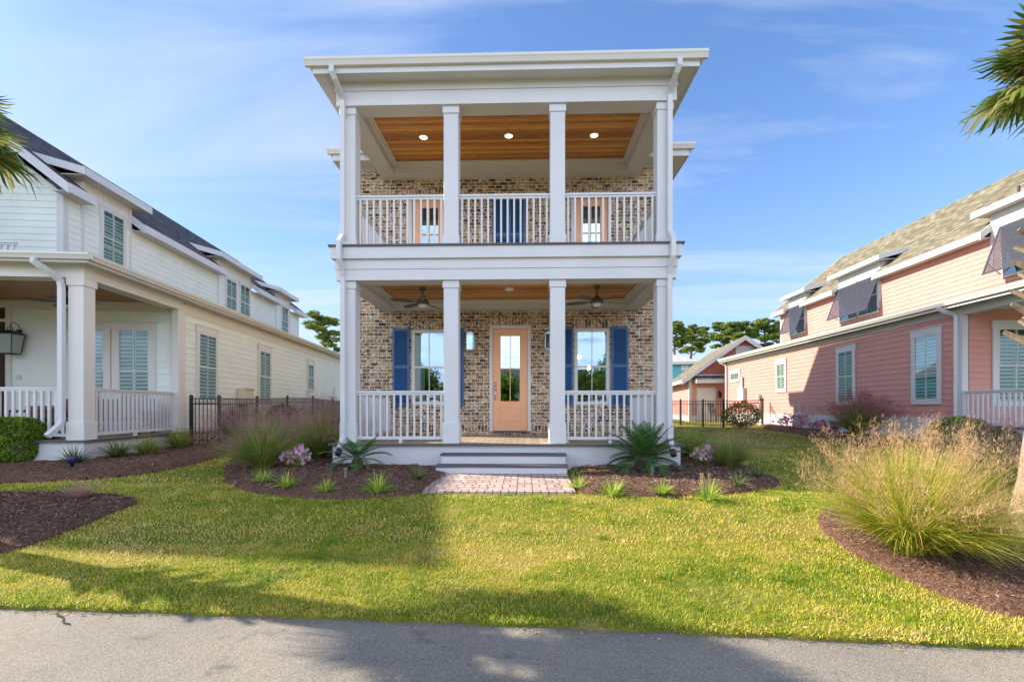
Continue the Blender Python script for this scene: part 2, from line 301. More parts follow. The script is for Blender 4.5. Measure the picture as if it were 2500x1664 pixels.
stakem=mat('weathered_grey',(.13,.13,.12),.7,.15)
teal=mat('teal_siding',(.10,.45,.52),.6,.05); blackp=mat('black_pot',(.02,.02,.03),.5,.1); bluep=mat('blue_plastic',(.012,.02,.06),.4,.1)
lawnm=groundmat('lawn','lawn'); mulchm=groundmat('mulch','mulch'); roadm=groundmat('road','road'); paver=pavermat()
grassm=leafmat('grass_blade',[(0,(.09,.21,.006)),(.3,(.28,.40,.012)),(.6,(.60,.55,.025)),(1,(.80,.60,.20))],.35)
muhly_g=leafmat('muhly_green',[(0,(.08,.17,.02)),(.5,(.26,.38,.06)),(1,(.54,.50,.17))],.4); muhly_y=leafmat('muhly_gold',[(0,(.14,.25,.02)),(.45,(.46,.52,.04)),(1,(.80,.68,.16))],.5)
plume_r=leafmat('plume_burgundy',[(0,(.16,.045,.05)),(.6,(.32,.11,.10)),(1,(.50,.26,.20))],.3)
plume_p=leafmat('plume_pink',[(0,(.30,.14,.12)),(1,(.60,.38,.32))],.4); plume_t=leafmat('plume_tan',[(0,(.50,.28,.13)),(1,(.82,.58,.30))],.45)
liri=leafmat('liriope',[(0,(.12,.26,.02)),(.5,(.34,.52,.05)),(1,(.68,.68,.14))],.4); lirid=leafmat('liriope_dark',[(0,(.04,.08,.02)),(.6,(.10,.16,.04)),(1,(.30,.32,.12))],.3)
sagom=leafmat('sago_leaf',[(0,(.018,.07,.025)),(.7,(.06,.17,.04)),(1,(.17,.28,.05))],.25,.45,.3); palml=leafmat('palm_leaf',[(0,(.04,.08,.015)),(.6,(.13,.19,.03)),(1,(.38,.34,.10))],.4,.35,.5)
pinem=leafmat('pine_needles',[(0,(.06,.11,.02)),(.5,(.20,.27,.04)),(1,(.40,.43,.08))],.4); hedgem=leafmat('hedge_leaf',[(0,(.03,.07,.01)),(.6,(.16,.27,.02)),(1,(.36,.46,.06))],.4,.6,.12); darkleaf=leafmat('dark_leaf',[(0,(.015,.035,.012)),(1,(.05,.09,.03))],.2)
flow=leafmat('pink_petals',[(0,(.70,.28,.55)),(.6,(.88,.50,.76)),(1,(.95,.66,.72))],.3); flowc=leafmat('magenta_petals',[(0,(.45,.05,.2)),(1,(.7,.3,.45))],.3)
chipm=leafmat('bark_chip',[(0,(.035,.017,.012)),(.45,(.16,.085,.055)),(.8,(.30,.19,.13)),(1,(.42,.32,.25))],.0,.9,.2)

# ---------------- the ground ----------------
def axis(a,b,fa,fb,fine,coarse):
    out=[a]
    while out[-1]<b: out.append(out[-1]+(fine if fa<=out[-1]<fb else coarse))
    return np.array(out)
mb=MB(); mb.add([(-900,-900,-.36),(900,-900,-.36),(900,1500,-.36),(-900,1500,-.36)],[(0,1,2,3)]); tag(mb.build('ground',lawnm),kind='structure')
xs=axis(-45,45,-9,9,.15,.9); ts=np.concatenate([np.array([-.012,0]),np.arange(.1,9,.15),np.arange(9,60,1.2)])
vv=[];
for i,t in enumerate(ts):
    for x in xs:
        y=ye(x)+max(0,t); vv.append((x,y+.012*math.sin(x*9)+.01*math.sin(x*23),-.3 if t<0 else Zg(x,y)))
nx=len(xs); q=[(j*nx+i,j*nx+i+1,(j+1)*nx+i+1,(j+1)*nx+i) for j in range(len(ts)-1) for i in range(nx-1)]
tag(npmesh('lawn',vv,q,lawnm,quads=True,smooth=True),kind='structure')
vv=[];xr=np.arange(-60,60.1,1.0)
for x in xr: vv+= [(x,ye(x)+.35,-.225),(x,-1,-.22),(x,-4.6,-.23)]
q=[(i*3+k,i*3+k+1,(i+1)*3+k+1,(i+1)*3+k) for i in range(len(xr)-1) for k in (0,1)]
tag(npmesh('road',vv,q,roadm,quads=True,smooth=True),kind='structure')
# beds: outlines measured on the photograph, laid on the terrain
BEDS=[]
def inpoly(x,y,P):
    c=False;j=len(P)-1
    for i in range(len(P)):
        if (P[i][1]>y)!=(P[j][1]>y) and x<(P[j][0]-P[i][0])*(y-P[i][1])/(P[j][1]-P[i][1])+P[i][0]: c=not c
        j=i
    return c
def edged(x,y,P):
    d=9
    for i in range(len(P)):
        a=P[i-1]; b=P[i]; vx,vy=b[0]-a[0],b[1]-a[1]; L=vx*vx+vy*vy+1e-9; t=max(0,min(1,((x-a[0])*vx+(y-a[1])*vy)/L)); d=min(d,math.hypot(x-a[0]-t*vx,y-a[1]-t*vy))
    return d
def smoothpoly(P,it=2):
    for _ in range(it):
        Q=[]
        for i in range(len(P)):
            a=P[i]; b=P[(i+1)%len(P)]; Q+=[(a[0]*.75+b[0]*.25,a[1]*.75+b[1]*.25),(a[0]*.25+b[0]*.75,a[1]*.25+b[1]*.75)]
        P=Q
    return P
def bed(P,h=.09,step=.09,sm=1,chips=900,mound=None):
    P=smoothpoly(P,sm) if sm else P
    x0=min(p[0] for p in P);x1=max(p[0] for p in P);y0=min(p[1] for p in P);y1=max(p[1] for p in P)
    def H(x,y):
        d=edged(x,y,P) if inpoly(x,y,P) else -edged(x,y,P)
        r=max(-1,min(1,d/.3)); base=.035+h*max(0,r)**.7 if r>=0 else -.12*min(1,-r*4)+.035
        return Zg(x,y)+base+.012*math.sin(x*17)*math.sin(y*13)*(r>0)
    X=np.arange(x0-.12,x1+.2,step);Y=np.arange(y0-.12,y1+.2,step); idx={}; v=[];f=[]
    for j,y in enumerate(Y):
        for i,x in enumerate(X):
            if inpoly(x,y,P) or edged(x,y,P)<.13: idx[(i,j)]=len(v); v.append((x,y,H(x,y)))
    for j in range(len(Y)-1):
        for i in range(len(X)-1):
            k=[(i,j),(i+1,j),(i+1,j+1),(i,j+1)]
            if all(a in idx for a in k): f.append(tuple(idx[a] for a in k))
    o=tag(npmesh('mulch_bed',v,f,mulchm,quads=True,smooth=True),kind='structure')
    BEDS.append((P,H))
    # loose bark chips over it
    pts=[];tries=0
    while len(pts)<chips and tries<chips*8:
        tries+=1; x=random.uniform(x0,x1);y=random.uniform(y0,y1)
        if y>10.5 and random.random()<.6: continue
        if inpoly(x,y,P): pts.append((x,y,H(x,y)))
    pts=np.array(pts); N=len(pts); a=RNG.uniform(0,6.28,N); kk=np.clip(pts[:,1]/8.5,.45,1.1); L=RNG.uniform(.01,.045,N)*kk; Wd=RNG.uniform(.003,.010,N)*kk; ti=RNG.uniform(-.3,.6,N)
    dx=np.stack([np.cos(a)*L,np.sin(a)*L,ti*L],1); dy=np.stack([-np.sin(a)*Wd,np.cos(a)*Wd,RNG.uniform(-.5,.5,N)*Wd],1); c=pts+np.array([0,0,.006])
    V=np.stack([c-dx-dy,c+dx-dy*.6,c+dx+dy,c-dx+dy*.7],1).reshape(-1,3); Q=np.arange(4*N).reshape(-1,4)
    return o,(V,Q,np.repeat(RNG.random(N),4))
def gp(*pp): return [G(a,b)[:2] for a,b in pp]
YS=9.06
CH=[]
b1=gp((1034,1204),(1000,1210),(900,1217),(820,1221),(700,1214),(620,1204),(566,1188),(545,1165),(548,1140),(590,1110),(650,1085)); b1+=[(-4.6,12.5),(-3.75,12.5),(-3.75,YS+.1),(-1.5,YS+.1),(-1.42,8.4)]
CH.append(bed(b1,.085,chips=11000)[1])
b2=gp((1403,1206),(1500,1210),(1600,1214),(1700,1213),(1800,1205),(1870,1194),(1908,1182),(1890,1168),(1840,1152),(1790,1130),(1765,1105),(1760,1080)); b2+=[(4.6,12.6),(3.3,12.6),(3.05,YS+.1),(.9,YS+.1),(.88,8.4)]
CH.append(bed(b2,.085,chips=11000)[1])
b3=gp((-160,1196),(0,1181),(130,1176),(260,1168),(360,1156),(450,1140),(520,1122),(560,1104)); b3+=[(-6.9,12.6),(-7.6,24),(-9.9,24),(-9.3,9.6),(-14,9)]
CH.append(bed(b3,.09,.12,1,4200)[1])
b4=gp((-200,1212),(0,1208),(100,1206),(200,1207),(290,1213),(338,1222),(325,1236),(270,1254),(210,1280),(140,1308),(70,1334),(0,1352),(-200,1385))
CH.append(bed(b4,.05,.07,2,8000)[1])
b5=gp((2700,1530),(2500,1510),(2400,1488),(2300,1452),(2200,1412),(2120,1370),(2050,1330),(2010,1296),(1998,1268),(2012,1246),(2060,1230),(2200,1222),(2400,1238),(2560,1262),(2700,1280))
CH.append(bed(b5,.07,.06,2,7000)[1])
b6=[camw((1850-CX)/F*23.2,23.2)]+gp((1905,1054),(1960,1062),(2050,1079),(2150,1097),(2250,1112),(2400,1135),(2600,1180))+[camw(14.5,11),camw(12.9,13),camw(13.1,24)]
CH.append(bed(b6,.10,.14,1,3000)[1])
V=np.concatenate([c[0] for c in CH]); of=0; Q=[]
for c in CH: Q.append(c[1]+of); of+=len(c[0])
tag(npmesh('bark_chips',V,np.concatenate(Q),chipm,attr=np.concatenate([c[2] for c in CH]),quads=True),'loose brown bark chips scattered over the mulch beds','mulch',kind='stuff')
def inbed(x,y): return any(inpoly(x,y,P) for P,H in BEDS)
def GZ(x,y):
    for P,H in BEDS:
        if inpoly(x,y,P): return H(x,y)
    return Zg(x,y)
# path of pavers
PX0,PX1,PY0=-1.43,.80,6.62
x0,_=front(MAIN,1032,1204,6.62)[:2]; x1=front(MAIN,1405,1204,6.62)[0]; xb0=front(MAIN,1068,1160,8.42)[0]; xb1=front(MAIN,1386,1160,8.42)[0]
PATH=[(x0,6.62),(x1,6.62),(xb1,8.5),(xb0,8.5)]
mb=MB(); mb.prism([(x,y,-.1) for x,y in PATH],(0,0,.135)); tag(mb.build('paver_path',paver),kind='structure')
pb=MB()
for a in np.arange(PATH[0][0],PATH[1][0]-.05,.112): pass

# ---------------- ribbons (blades) ----------------
def ribbons(P,az,L,th0,dth,Wd,segs=3,tip=.12,rnd=None,flat=0.0):
    N=len(P); V=np.zeros((N,segs+1,2,3)); p=P.copy(); th=th0.copy(); st=L/segs
    sd=np.stack([-np.sin(az),np.cos(az),np.zeros(N)],1)
    if flat: sd[:,2]=RNG.uniform(-flat,flat,N)
    for k in range(segs+1):
        w=Wd*(1-(1-tip)*(k/segs)**1.5)/2
        V[:,k,0]=p-sd*w[:,None]; V[:,k,1]=p+sd*w[:,None]
        d=np.stack([np.sin(th)*np.cos(az),np.sin(th)*np.sin(az),np.cos(th)],1); p=p+d*st[:,None]; th=th+dth/segs
    b=(np.arange(N)*(segs+1)*2)[:,None,None]; k=np.arange(segs)[None,:,None]*2
    Q=(b+k+np.array([0,1,3,2])[None,None,:]).reshape(-1,4)
    r=RNG.random(N) if rnd is None else rnd
    return V.reshape(-1,3),Q,np.repeat(r,(segs+1)*2),p
# lawn grass near the camera, thinning with distance
def noise2(x,y):
    return .5+.25*np.sin(x*1.7+1.3*np.sin(y*1.1))+.25*np.sin(y*2.3+1.1*np.sin(x*1.9+2))
def lawn_grass():
    out=[]
    for (D0,D1,n,h,w) in ((2.7,4.6,210000,.028,.0048),(4.6,7.5,140000,.032,.0085),(7.5,13,80000,.04,.014),(13,30,45000,.06,.02)):
        D=np.sqrt(RNG.uniform(D0**2,D1**2,n)); k=RNG.uniform(-1.2,1.2,n); la=k*D
        x=la*cs-D*sn; y=la*sn+D*cs
        e=3.085-.061*(x+.1)-.004*x*x*(np.abs(x)<12)
        ok=(y>e-.015-.05*RNG.random(n)**3)
        ok&=~((x>-4.0)&(x<3.35)&(y>9.0)); ok&=~((np.abs(x+.3)<4.2)&(y>11.9)); 
        x,y=x[ok],y[ok]
        keep=np.array([not (inbed(a,b) or inpoly(a,b,PATH)) or (random.random()<.0) for a,b in zip(x,y)]); x,y=x[keep],y[keep]
        z=np.array([Zg(a,b) for a,b in zip(x,y)])-.004
        N=len(x); az=RNG.uniform(0,6.28,N); L=h*RNG.uniform(.5,1.35,N); patch=noise2(x,y)*.5+noise2(x*3.1,y*3.7)*.3+noise2(x*9,y*8)*.2
        L*= .75+.5*patch; th=RNG.uniform(.1,1.5,N)
        r=np.clip(1.02-patch*1.05+.16*np.sin(x*14+3*np.sin(y*9))*np.sin(y*13+2*np.sin(x*7))+RNG.normal(.05,.22,N)+.3*(noise2(x*.7+3,y*1.1+1)-.5)+.55*(RNG.random(N)<.16),0,1)
        out.append(ribbons(np.stack([x,y,z],1),az,L,th,RNG.uniform(0,1.0,N),w*RNG.uniform(.7,1.3,N),2,.15,r)[:3])
    C=[];k=0
    while len(C)<150:
        x=random.uniform(-6,6); y=ye(x)+random.uniform(.1,6)
        if not (inbed(x,y) or inpoly(x,y,PATH) or y>8.8): C.append((x,y))
    C=np.repeat(np.array(C),46,0); N=len(C); q_=C+RNG.normal(0,.045,(N,2)); z=np.array([Zg(a,b) for a,b in q_]); out.append(ribbons(np.stack([q_[:,0],q_[:,1],z],1),RNG.uniform(0,6.28,N),RNG.uniform(.03,.07,N),RNG.uniform(0,1.1,N),RNG.uniform(0,1.1,N),RNG.uniform(.004,.008,N),3,.15,np.clip(np.repeat(np.where(RNG.random(N//46)<.7,.12,.95),46)+RNG.normal(0,.08,N),0,1))[:3])
    of=0;V=[];Q=[];A=[]
    for v,q,a in out: V.append(v);Q.append(q+of);A.append(a);of+=len(v)
    tag(npmesh('lawn_grass',np.concatenate(V),np.concatenate(Q),grassm,attr=np.concatenate(A),quads=True),'short yellow green lawn grass in front of and between the houses','grass',kind='stuff')
lawn_grass()

def litter():
    V=[];n=520; xs_=RNG.uniform(-5,5,n); d=RNG.gamma(1.1,.9,n); pts=[]
    for x,t in zip(xs_,d):
        t=t if random.random()<.6 else random.uniform(-.1,.05); y=3.085-.061*(x+.1)-.004*x*x+t
        if y<9 and not inpoly(x,y,PATH): pts.append((x,y,(GZ(x,y)+.022) if t>0 else -.218))
    P=np.array(pts); N=len(P); u=np.stack([RNG.normal(0,1,N),RNG.normal(0,1,N),RNG.normal(0,.25,N)],1); u/=np.linalg.norm(u,axis=1)[:,None]; w=np.cross(u,np.stack([RNG.normal(0,.2,N),RNG.normal(0,.2,N),np.ones(N)],1)); s_=RNG.uniform(.006,.024,N)[:,None]
    V=np.stack([P-u*s_,P+w*s_*.4,P+u*s_,P-w*s_*.4],1).reshape(-1,3)
    tag(npmesh('leaf_litter',V,np.arange(4*N).reshape(-1,4),plume_t,attr=np.repeat(RNG.random(N),4),quads=True),'small dry leaves and clippings scattered on the lawn and road edge','leaf litter',kind='stuff')
litter()
cm=MB(); cp=[(-3.35,3.24),(-3.28,3.16),(-3.2,3.13),(-3.12,3.05),(-3.05,3.03)]
for i in range(4): a,b=cp[i],cp[i+1]; cm.add([(a[0],a[1],-.2165),(b[0],b[1],-.2165),(b[0]+.005,b[1]-.014,-.2165),(a[0]+.004,a[1]-.016,-.2165)],[(0,1,2,3)])
tag(cm.build('road_crack',metalb),kind='structure')

# ---------------- building helpers ----------------
def siding(mb,T,u0,u1,z0,z1,expo=.178,out=.016,rng=None):
    # lap boards; T maps (u,z,n) to a point, n outward; rng(z) gives the u-range of a gable
    z=z0
    while z<z1-1e-4:
        zt=min(z+expo,z1); a0,a1=(u0,u1); b0,b1=(u0,u1)
        if rng:
            a0,a1=rng(z); b0,b1=rng(zt); a0=max(a0,u0);b0=max(b0,u0);a1=min(a1,u1);b1=min(b1,u1)
            if a1-a0<.02: break
            if b1<b0: b0=b1=(a0+a1)/2
        if rng: mb.add([T(a0,z,out),T(a1,z,out),T(b1,zt,0.002),T(b0,zt,0.002),T(a0,z,0),T(a1,z,0)],[(0,1,2,3),(0,4,5,1)])
        else:
            u=a0; L_=random.uniform(.8,3.6)
            while u<a1-.01:
                v=min(u+L_,a1); v=a1 if a1-v<.3 else v; w_=random.uniform(-.0015,.0015); g_=.004 if v<a1 else 0
                mb.add([T(u,z,out+w_),T(v-g_,z,out+w_),T(v-g_,zt,0.002),T(u,zt,0.002),T(u,z,0),T(v-g_,z,0)],[(0,1,2,3),(0,4,5,1)]); u=v; L_=3.65
        z=zt
def tbox(mb,T,u0,u1,z0,z1,n0,n1):
    p=[T(u,z,n) for n in (n0,n1) for z in (z0,z1) for u in (u0,u1)]
    mb.add(p,[(0,2,3,1),(4,5,7,6),(0,1,5,4),(2,6,7,3),(0,4,6,2),(1,3,7,5)])
def window(par,T,u0,u1,z0,z1,casing=.1,head=.15,sill=.06,blind='slat',gm=None,munt=1,rail=.5,proud=0.0,tr=None,bm=None,name='window',recess=.0):
    """u0..z1 are the outer edges of the sash; the casing goes round it"""
    gm=gm or glass; tr=tr or white; c=MB(); n0=.0-recess
    if casing:
        tbox(c,T,u0-casing,u0,z0,z1,0,.035); tbox(c,T,u1,u1+casing,z0,z1,0,.035); tbox(c,T,u0-casing-.02,u1+casing+.02,z1,z1+head,0,.042); tbox(c,T,u0-casing-.03,u1+casing+.03,z1+head,z1+head+.025,0,.06)
        tbox(c,T,u0-casing,u1+casing,z0-sill,z0,0,.038); tbox(c,T,u0-casing-.0,u1+casing,z0-.002,z0+.03,0,.05)
    else:
        t=.045; tbox(c,T,u0-t,u0,z0-t,z1+t,n0-.06,n0+.03); tbox(c,T,u1,u1+t,z0-t,z1+t,n0-.06,n0+.03); tbox(c,T,u0,u1,z1,z1+t,n0-.06,n0+.03); tbox(c,T,u0-.02,u1+.02,z0-t,z0,n0-.06,n0+.05)
    w=c.build(name,tr,par)
    s=MB(); zm=z0+(z1-z0)*rail; f=.038; d=0.008+n0
    if rail<1:
        for a,b,dd in ((z0,zm+.015,0),(zm-.015,z1,.012)):
            tbox(s,T,u0,u0+f,a,b,d,d+.03+dd-.012); tbox(s,T,u1-f,u1,a,b,d,d+.03+dd-.012); tbox(s,T,u0+f,u1-f,a,a+f,d,d+.028+dd-.012); tbox(s,T,u0+f,u1-f,b-f,b,d,d+.028+dd-.012)
            for k in range(munt):
                u=u0+(u1-u0)*(k+1)/(munt+1); tbox(s,T,u-.009,u+.009,a+f,b-f,d,d+.022+dd-.012)
    else:
        tbox(s,T,u0,u0+f,z0,z1,d,d+.03); tbox(s,T,u1-f,u1,z0,z1,d,d+.03); tbox(s,T,u0+f,u1-f,z0,z0+f,d,d+.028); tbox(s,T,u0+f,u1-f,z1-f,z1,d,d+.028)
        for k in range(munt):
            u=u0+(u1-u0)*(k+1)/(munt+1); tbox(s,T,u-.009,u+.009,z0+f,z1-f,d,d+.022)
    s.build('sash',tr,w)
    g=MB(); g.add([T(u0+.01,z0+.01,d+.008),T(u1-.01,z0+.01,d+.008),T(u1-.01,z1-.01,d+.008),T(u0+.01,z1-.01,d+.008)],[(0,1,2,3)]); g.build('pane',gm,w)
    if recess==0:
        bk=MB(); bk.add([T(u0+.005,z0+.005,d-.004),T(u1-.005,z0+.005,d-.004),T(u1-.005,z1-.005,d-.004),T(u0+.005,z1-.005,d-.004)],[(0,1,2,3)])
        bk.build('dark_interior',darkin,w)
        if blind=='slat':
            bk=MB(); tbox(bk,T,(u0+u1)/2-.045,(u0+u1)/2+.045,z0+.01,z1-.01,d-.003,d+.001)
            for k in range(int((z1-z0-.1)/.105)):
                z=z0+.05+k*.105; a,b=u0+.03,u1-.03; bk.add([T(a,z,d-.003),T(b,z,d-.003),T(b,z+.062,d+.0045),T(a,z+.062,d+.0045)],[(0,1,2,3)])
            bk.build('blind',bm or blindm,w)
    return w
def railing(par,a,b,z0,z1,name='railing',sp=.134,bw=.037,base=.10):
    m=MB(); a=Vector((*a,0)); b=Vector((*b,0)); d=b-a; L=d.length; e=d.normalized(); n=max(1,round(L/sp)); up=Vector((0,0,1))
    def B(z,w,h): m.bar(a+up*z,b+up*z,w,h)
    B(z1-.02,.085,.04); B(z1-.06,.045,.045); B(z0+base,.045,.06)
    for k in range(n):
        p=a+e*(L*(k+.5)/n); m.box(p.x-bw/2,p.x+bw/2,p.y-bw/2,p.y+bw/2,z0+base+.03,z1-.082)
    mid=a+e*L*.5; m.box(mid.x-.03,mid.x+.03,mid.y-.03,mid.y+.03,z0,z0+base-.03)
    return m.build(name,white,par)
def louvers(mb,T,u0,u1,z0,z1,n0,n1,sp=.045,fr=.05,mids=()):
    tbox(mb,T,u0,u0+fr,z0,z1,n0,n1); tbox(mb,T,u1-fr,u1,z0,z1,n0,n1)
    zs=[z0]+list(mids)+[z1]
    tbox(mb,T,u0+fr,u1-fr,z0,z0+fr*1.3,n0,n1-.002); tbox(mb,T,u0+fr,u1-fr,z1-fr*1.3,z1,n0,n1-.002)
    for zmm in mids: tbox(mb,T,u0+fr,u1-fr,zmm-fr*.7,zmm+fr*.7,n0,n1-.002)
    tbox(mb,T,u0+fr,u1-fr,z0+.01,z1-.01,n0,n0+.004)
    for i in range(len(zs)-1):
        z=zs[i]+fr*1.4
        while z<zs[i+1]-fr*1.4:
            mb.add([T(u0+fr,z,n1-.004),T(u1-fr,z,n1-.004),T(u1-fr,z+sp*.95,n0+.006),T(u0+fr,z+sp*.95,n0+.006),T(u0+fr,z+.007,n1-.002),T(u1-fr,z+.007,n1-.002)],[(0,1,2,3),(0,1,5,4),(4,5,2,3)]); z+=sp
def gutter(mb,a,b,out,z0,z1,w=.12):
    # K profile along a->b; out = unit vector outward
    a=Vector((*a,0));b=Vector((*b,0));o=Vector((*out,0)); pr=[(0,z0),(w*.55,z0),(w*.62,z0+.02),(w*.8,z0+(z1-z0)*.45),(w*.98,z0+(z1-z0)*.62),(w,z1),(w-.006,z1),(w*.9,z0+(z1-z0)*.7),(0.006,z0+.04),(0,z1-.005)]
    pr2=[(0,z0),(w*.6,z0),(w*.66,z0+.018),(w*.86,z0+(z1-z0)*.5),(w,z0+(z1-z0)*.66),(w,z1),(0,z1)]
    P=[Vector((0,0,z))+o*u for u,z in pr2]; n=len(P)
    mb.add([p+a for p in P]+[p+b for p in P],[tuple(range(n)),tuple(range(2*n-1,n-1,-1))]+[(i,(i+1)%n,n+(i+1)%n,n+i) for i in range(n)])

# ================= MAIN BRICK HOUSE =================
H=empty('brick_house',(-.36,9,0)); tag(H,'two storey brick house with stacked white columned porches, blue shutters and a peach door','house')
def HB(mb,name,m,par=None,**k):
    o=mb.build(name,m,par or H,**k)
    if par is None: o.location=(-H.location.x,-H.location.y,0)
    return o
inv=(-H.location.x,-H.location.y,0)
def fix(o): o.location=inv; return o
FZ=.53; UZ=4.41; BB=3.74; UB=7.18; YC=9.1; YW=12.0
cw=.29
xl=front(MAIN,832,0,YC)[0]; xr=front(MAIN,1641.5,0,YC)[0]
xi1=front(MAIN,1101,0,YC)[0]; xi2=front(MAIN,1361.5,0,YC)[0]
xc=[xl+cw/2,xi1,xi2,xr-cw/2]
WL=front(MAIN,871,0,YW)[0]; WR=front(MAIN,1624,0,YW)[0]
# columns
for lvl,(z0,z1) in enumerate(((FZ,BB),(UZ,UB))):
    for i,x in enumerate(xc):
        m=MB(); h=cw/2; y0=YC; y1=YC+cw; bh=.40 if lvl==0 else .22
        m.box(x-h,x+h,y0,y1,z0,z1); m.box(x-h-.02,x+h+.02,y0-.02,y1+.02,z0,z0+bh); m.box(x-h-.02,x+h+.02,y0-.02,y1+.02,z1-.145,z1-.001)
        fix(m.build('column',white,H,bevel=.004))
# beams round the porch (lower and upper)
def ring(mb,z0,z1,d,thick=.30):
    # d = projection beyond the column face
    x0,x1,y0=xl-d,xr+d,YC-d
    mb.box(x0,x1,y0,YC+thick,z0,z1); mb.box(x0,xl+thick,YC+thick,YW-.003,z0,z1); mb.box(xr-thick,x1,YC+thick,YW-.003,z0,z1)
m=MB(); ring(m,BB,3.956,.065,.32); fix(m.build('beam',white,H))
m=MB(); ring(m,3.956,4.147,.082,.30); fix(m.build('beam',white,H))
m=MB(); ring(m,4.147,4.383,.145,.30); fix(m.build('fascia_board',white,H))
m=MB(); m.box(xl+.3,xr-.3,YW-.30,YW-.003,BB+.004,4.0); fix(m.build('beam',white,H))
m=MB(); ring(m,UB,7.457,.065,.32); fix(m.build('beam',white,H))
m=MB(); ring(m,7.457,7.62,.085,.30); fix(m.build('frieze',white,H))
m=MB(); m.box(xl+.3,xr-.3,YW-.30,YW-.003,UB+.004,7.56); fix(m.build('beam',white,H))
# crown moulding inside + wood ceilings
for zb,zc_ in ((BB,3.95),(UB,7.45)):
    m=MB(); X0,X1,Y0,Y1=xl+.321,xr-.321,YC+.321,YW-.301
    for (a,b,c,d) in ((X0,X0+.10,Y0,Y1),(X1-.10,X1,Y0,Y1),(X0+.10,X1-.10,Y1-.10,Y1),(X0+.10,X1-.10,Y0,Y0+.10)): m.box(a,b,c,d,zc_-.035,zc_-.004)
    for (a,b,c,d) in ((X0,X0+.05,Y0,Y1),(X1-.05,X1,Y0,Y1),(X0+.05,X1-.05,Y1-.05,Y1),(X0+.05,X1-.05,Y0,Y0+.05)): m.box(a,b,c,d,zc_-.085,zc_-.035)
    fix(m.build('crown_moulding',cream,H))
    m=MB(); m.box(X0,X1,Y0,Y1,zc_,zc_+.02); fix(m.build('porch_ceiling',wood,H))
# decks
m=MB(); m.box(xl-.145,xr+.145,8.965,YW-.004,FZ-.03,FZ-.001); m2=MB(); 
fix(m.build('deck',deckm,H)); m=MB(); m.box(xl-.19,xr+.19,8.93,8.965,FZ-.034,FZ+.001); m.box(xl-.19,xl-.145,8.965,YW,FZ-.034,FZ+.001); m.box(xr+.145,xr+.19,8.965,YW,FZ-.034,FZ+.001); fix(m.build('deck_edge',decke,H))
m=MB(); m.box(xl-.13,xr+.13,9.02,9.06,-.2,FZ-.034); m.box(xl-.13,xl-.09,9.06,YW,-.2,FZ-.034); m.box(xr+.09,xr+.13,9.06,YW,-.2,FZ-.034); fix(m.build('porch_skirt',white,H))
m=MB(); m.box(xl-.145,xr+.145,8.955,YW-.004,UZ-.026,UZ-.001); fix(m.build('deck',deckm,H)); m=MB(); m.box(xl-.185,xr+.185,8.915,8.955,UZ-.032,UZ); m.box(xl-.185,xl-.145,8.955,YW,UZ-.032,UZ); m.box(xr+.145,xr+.185,8.955,YW,UZ-.032,UZ); fix(m.build('deck_edge',decke,H))
# steps
sx0=front(MAIN,1077,0,8.7)[0]; sx1=front(MAIN,1381,0,8.7)[0]
st=MB(); st.box(sx0,sx1,8.72,9.018,-.1,.325); st.box(sx0-.05,sx1+.0,8.42,8.718,-.1,.145); s1=fix(st.build('steps',white,H))
t1=MB(); t1.box(sx0-.02,sx1+.02,8.69,9.015,.326,.358); t1.box(sx0-.07,sx1+.02,8.39,8.715,.146,.178); t1.build('tread',decke,s1)
# railings
def rx(i,j): return xc[i]+cw/2, xc[j]-cw/2
yr=YC+.11
for i,j in ((0,1),(2,3)): fix(railing(H,(rx(i,j)[0],yr),(rx(i,j)[1],yr),FZ,1.57))
for i,j in ((0,1),(1,2),(2,3)): fix(railing(H,(rx(i,j)[0],yr),(rx(i,j)[1],yr),UZ,5.47,base=.05))
for x in (xc[0],xc[-1]):
    fix(railing(H,(x,YC+cw),(x,YW-.01),FZ,1.57)); fix(railing(H,(x,YC+cw),(x,YW-.1),UZ,5.47,base=.07))
# porch roof: soffit, fascia, gutter, low hip
o=.366
m=MB(); m.box(xl-o,xr+o,YC-o,YW-.44,7.621,7.64); fix(m.build('soffit',white,H))
m=MB(); m.box(xl-o-.02,xr+o+.02,YC-o-.02,YC-o,7.59,7.72); m.box(xl-o-.02,xl-o,YC-o,YW-.44,7.59,7.72); m.box(xr+o,xr+o+.02,YC-o,YW-.44,7.59,7.72); fix(m.build('fascia_board',white,H))
m=MB(); gutter(m,(xl-o-.15,YC-o-.02),(xr+o+.15,YC-o-.02),(0,-1),7.70,7.838,.11); gutter(m,(xl-o-.02,YC-o-.02),(xl-o-.02,YW-.44),(-1,0),7.70,7.836,.11); gutter(m,(xr+o+.02,YC-o-.02),(xr+o+.02,YW-.44),(1,0),7.70,7.836,.11); fix(m.build('gutter',cream,H))
m=MB(); a=(xl-o-.05,YC-o-.05,7.80); b=(xr+o+.05,YC-o-.05,7.80); c=(xr+o+.05,YW+1,8.1); d=(xl-o-.05,YW+1,8.1); e1=(xl+1,YC+1.6,8.25); e2=(xr-1,YC+1.6,8.25)
m.add([a,b,(xr-1.2,YW+1,8.32),(xl+1.2,YW+1,8.32),(xr+o+.05,YW+1,7.8),(xl-o-.05,YW+1,7.8)],[(0,1,2,3),(1,4,2),(0,3,5)]); fix(m.build('roof',shd,H))
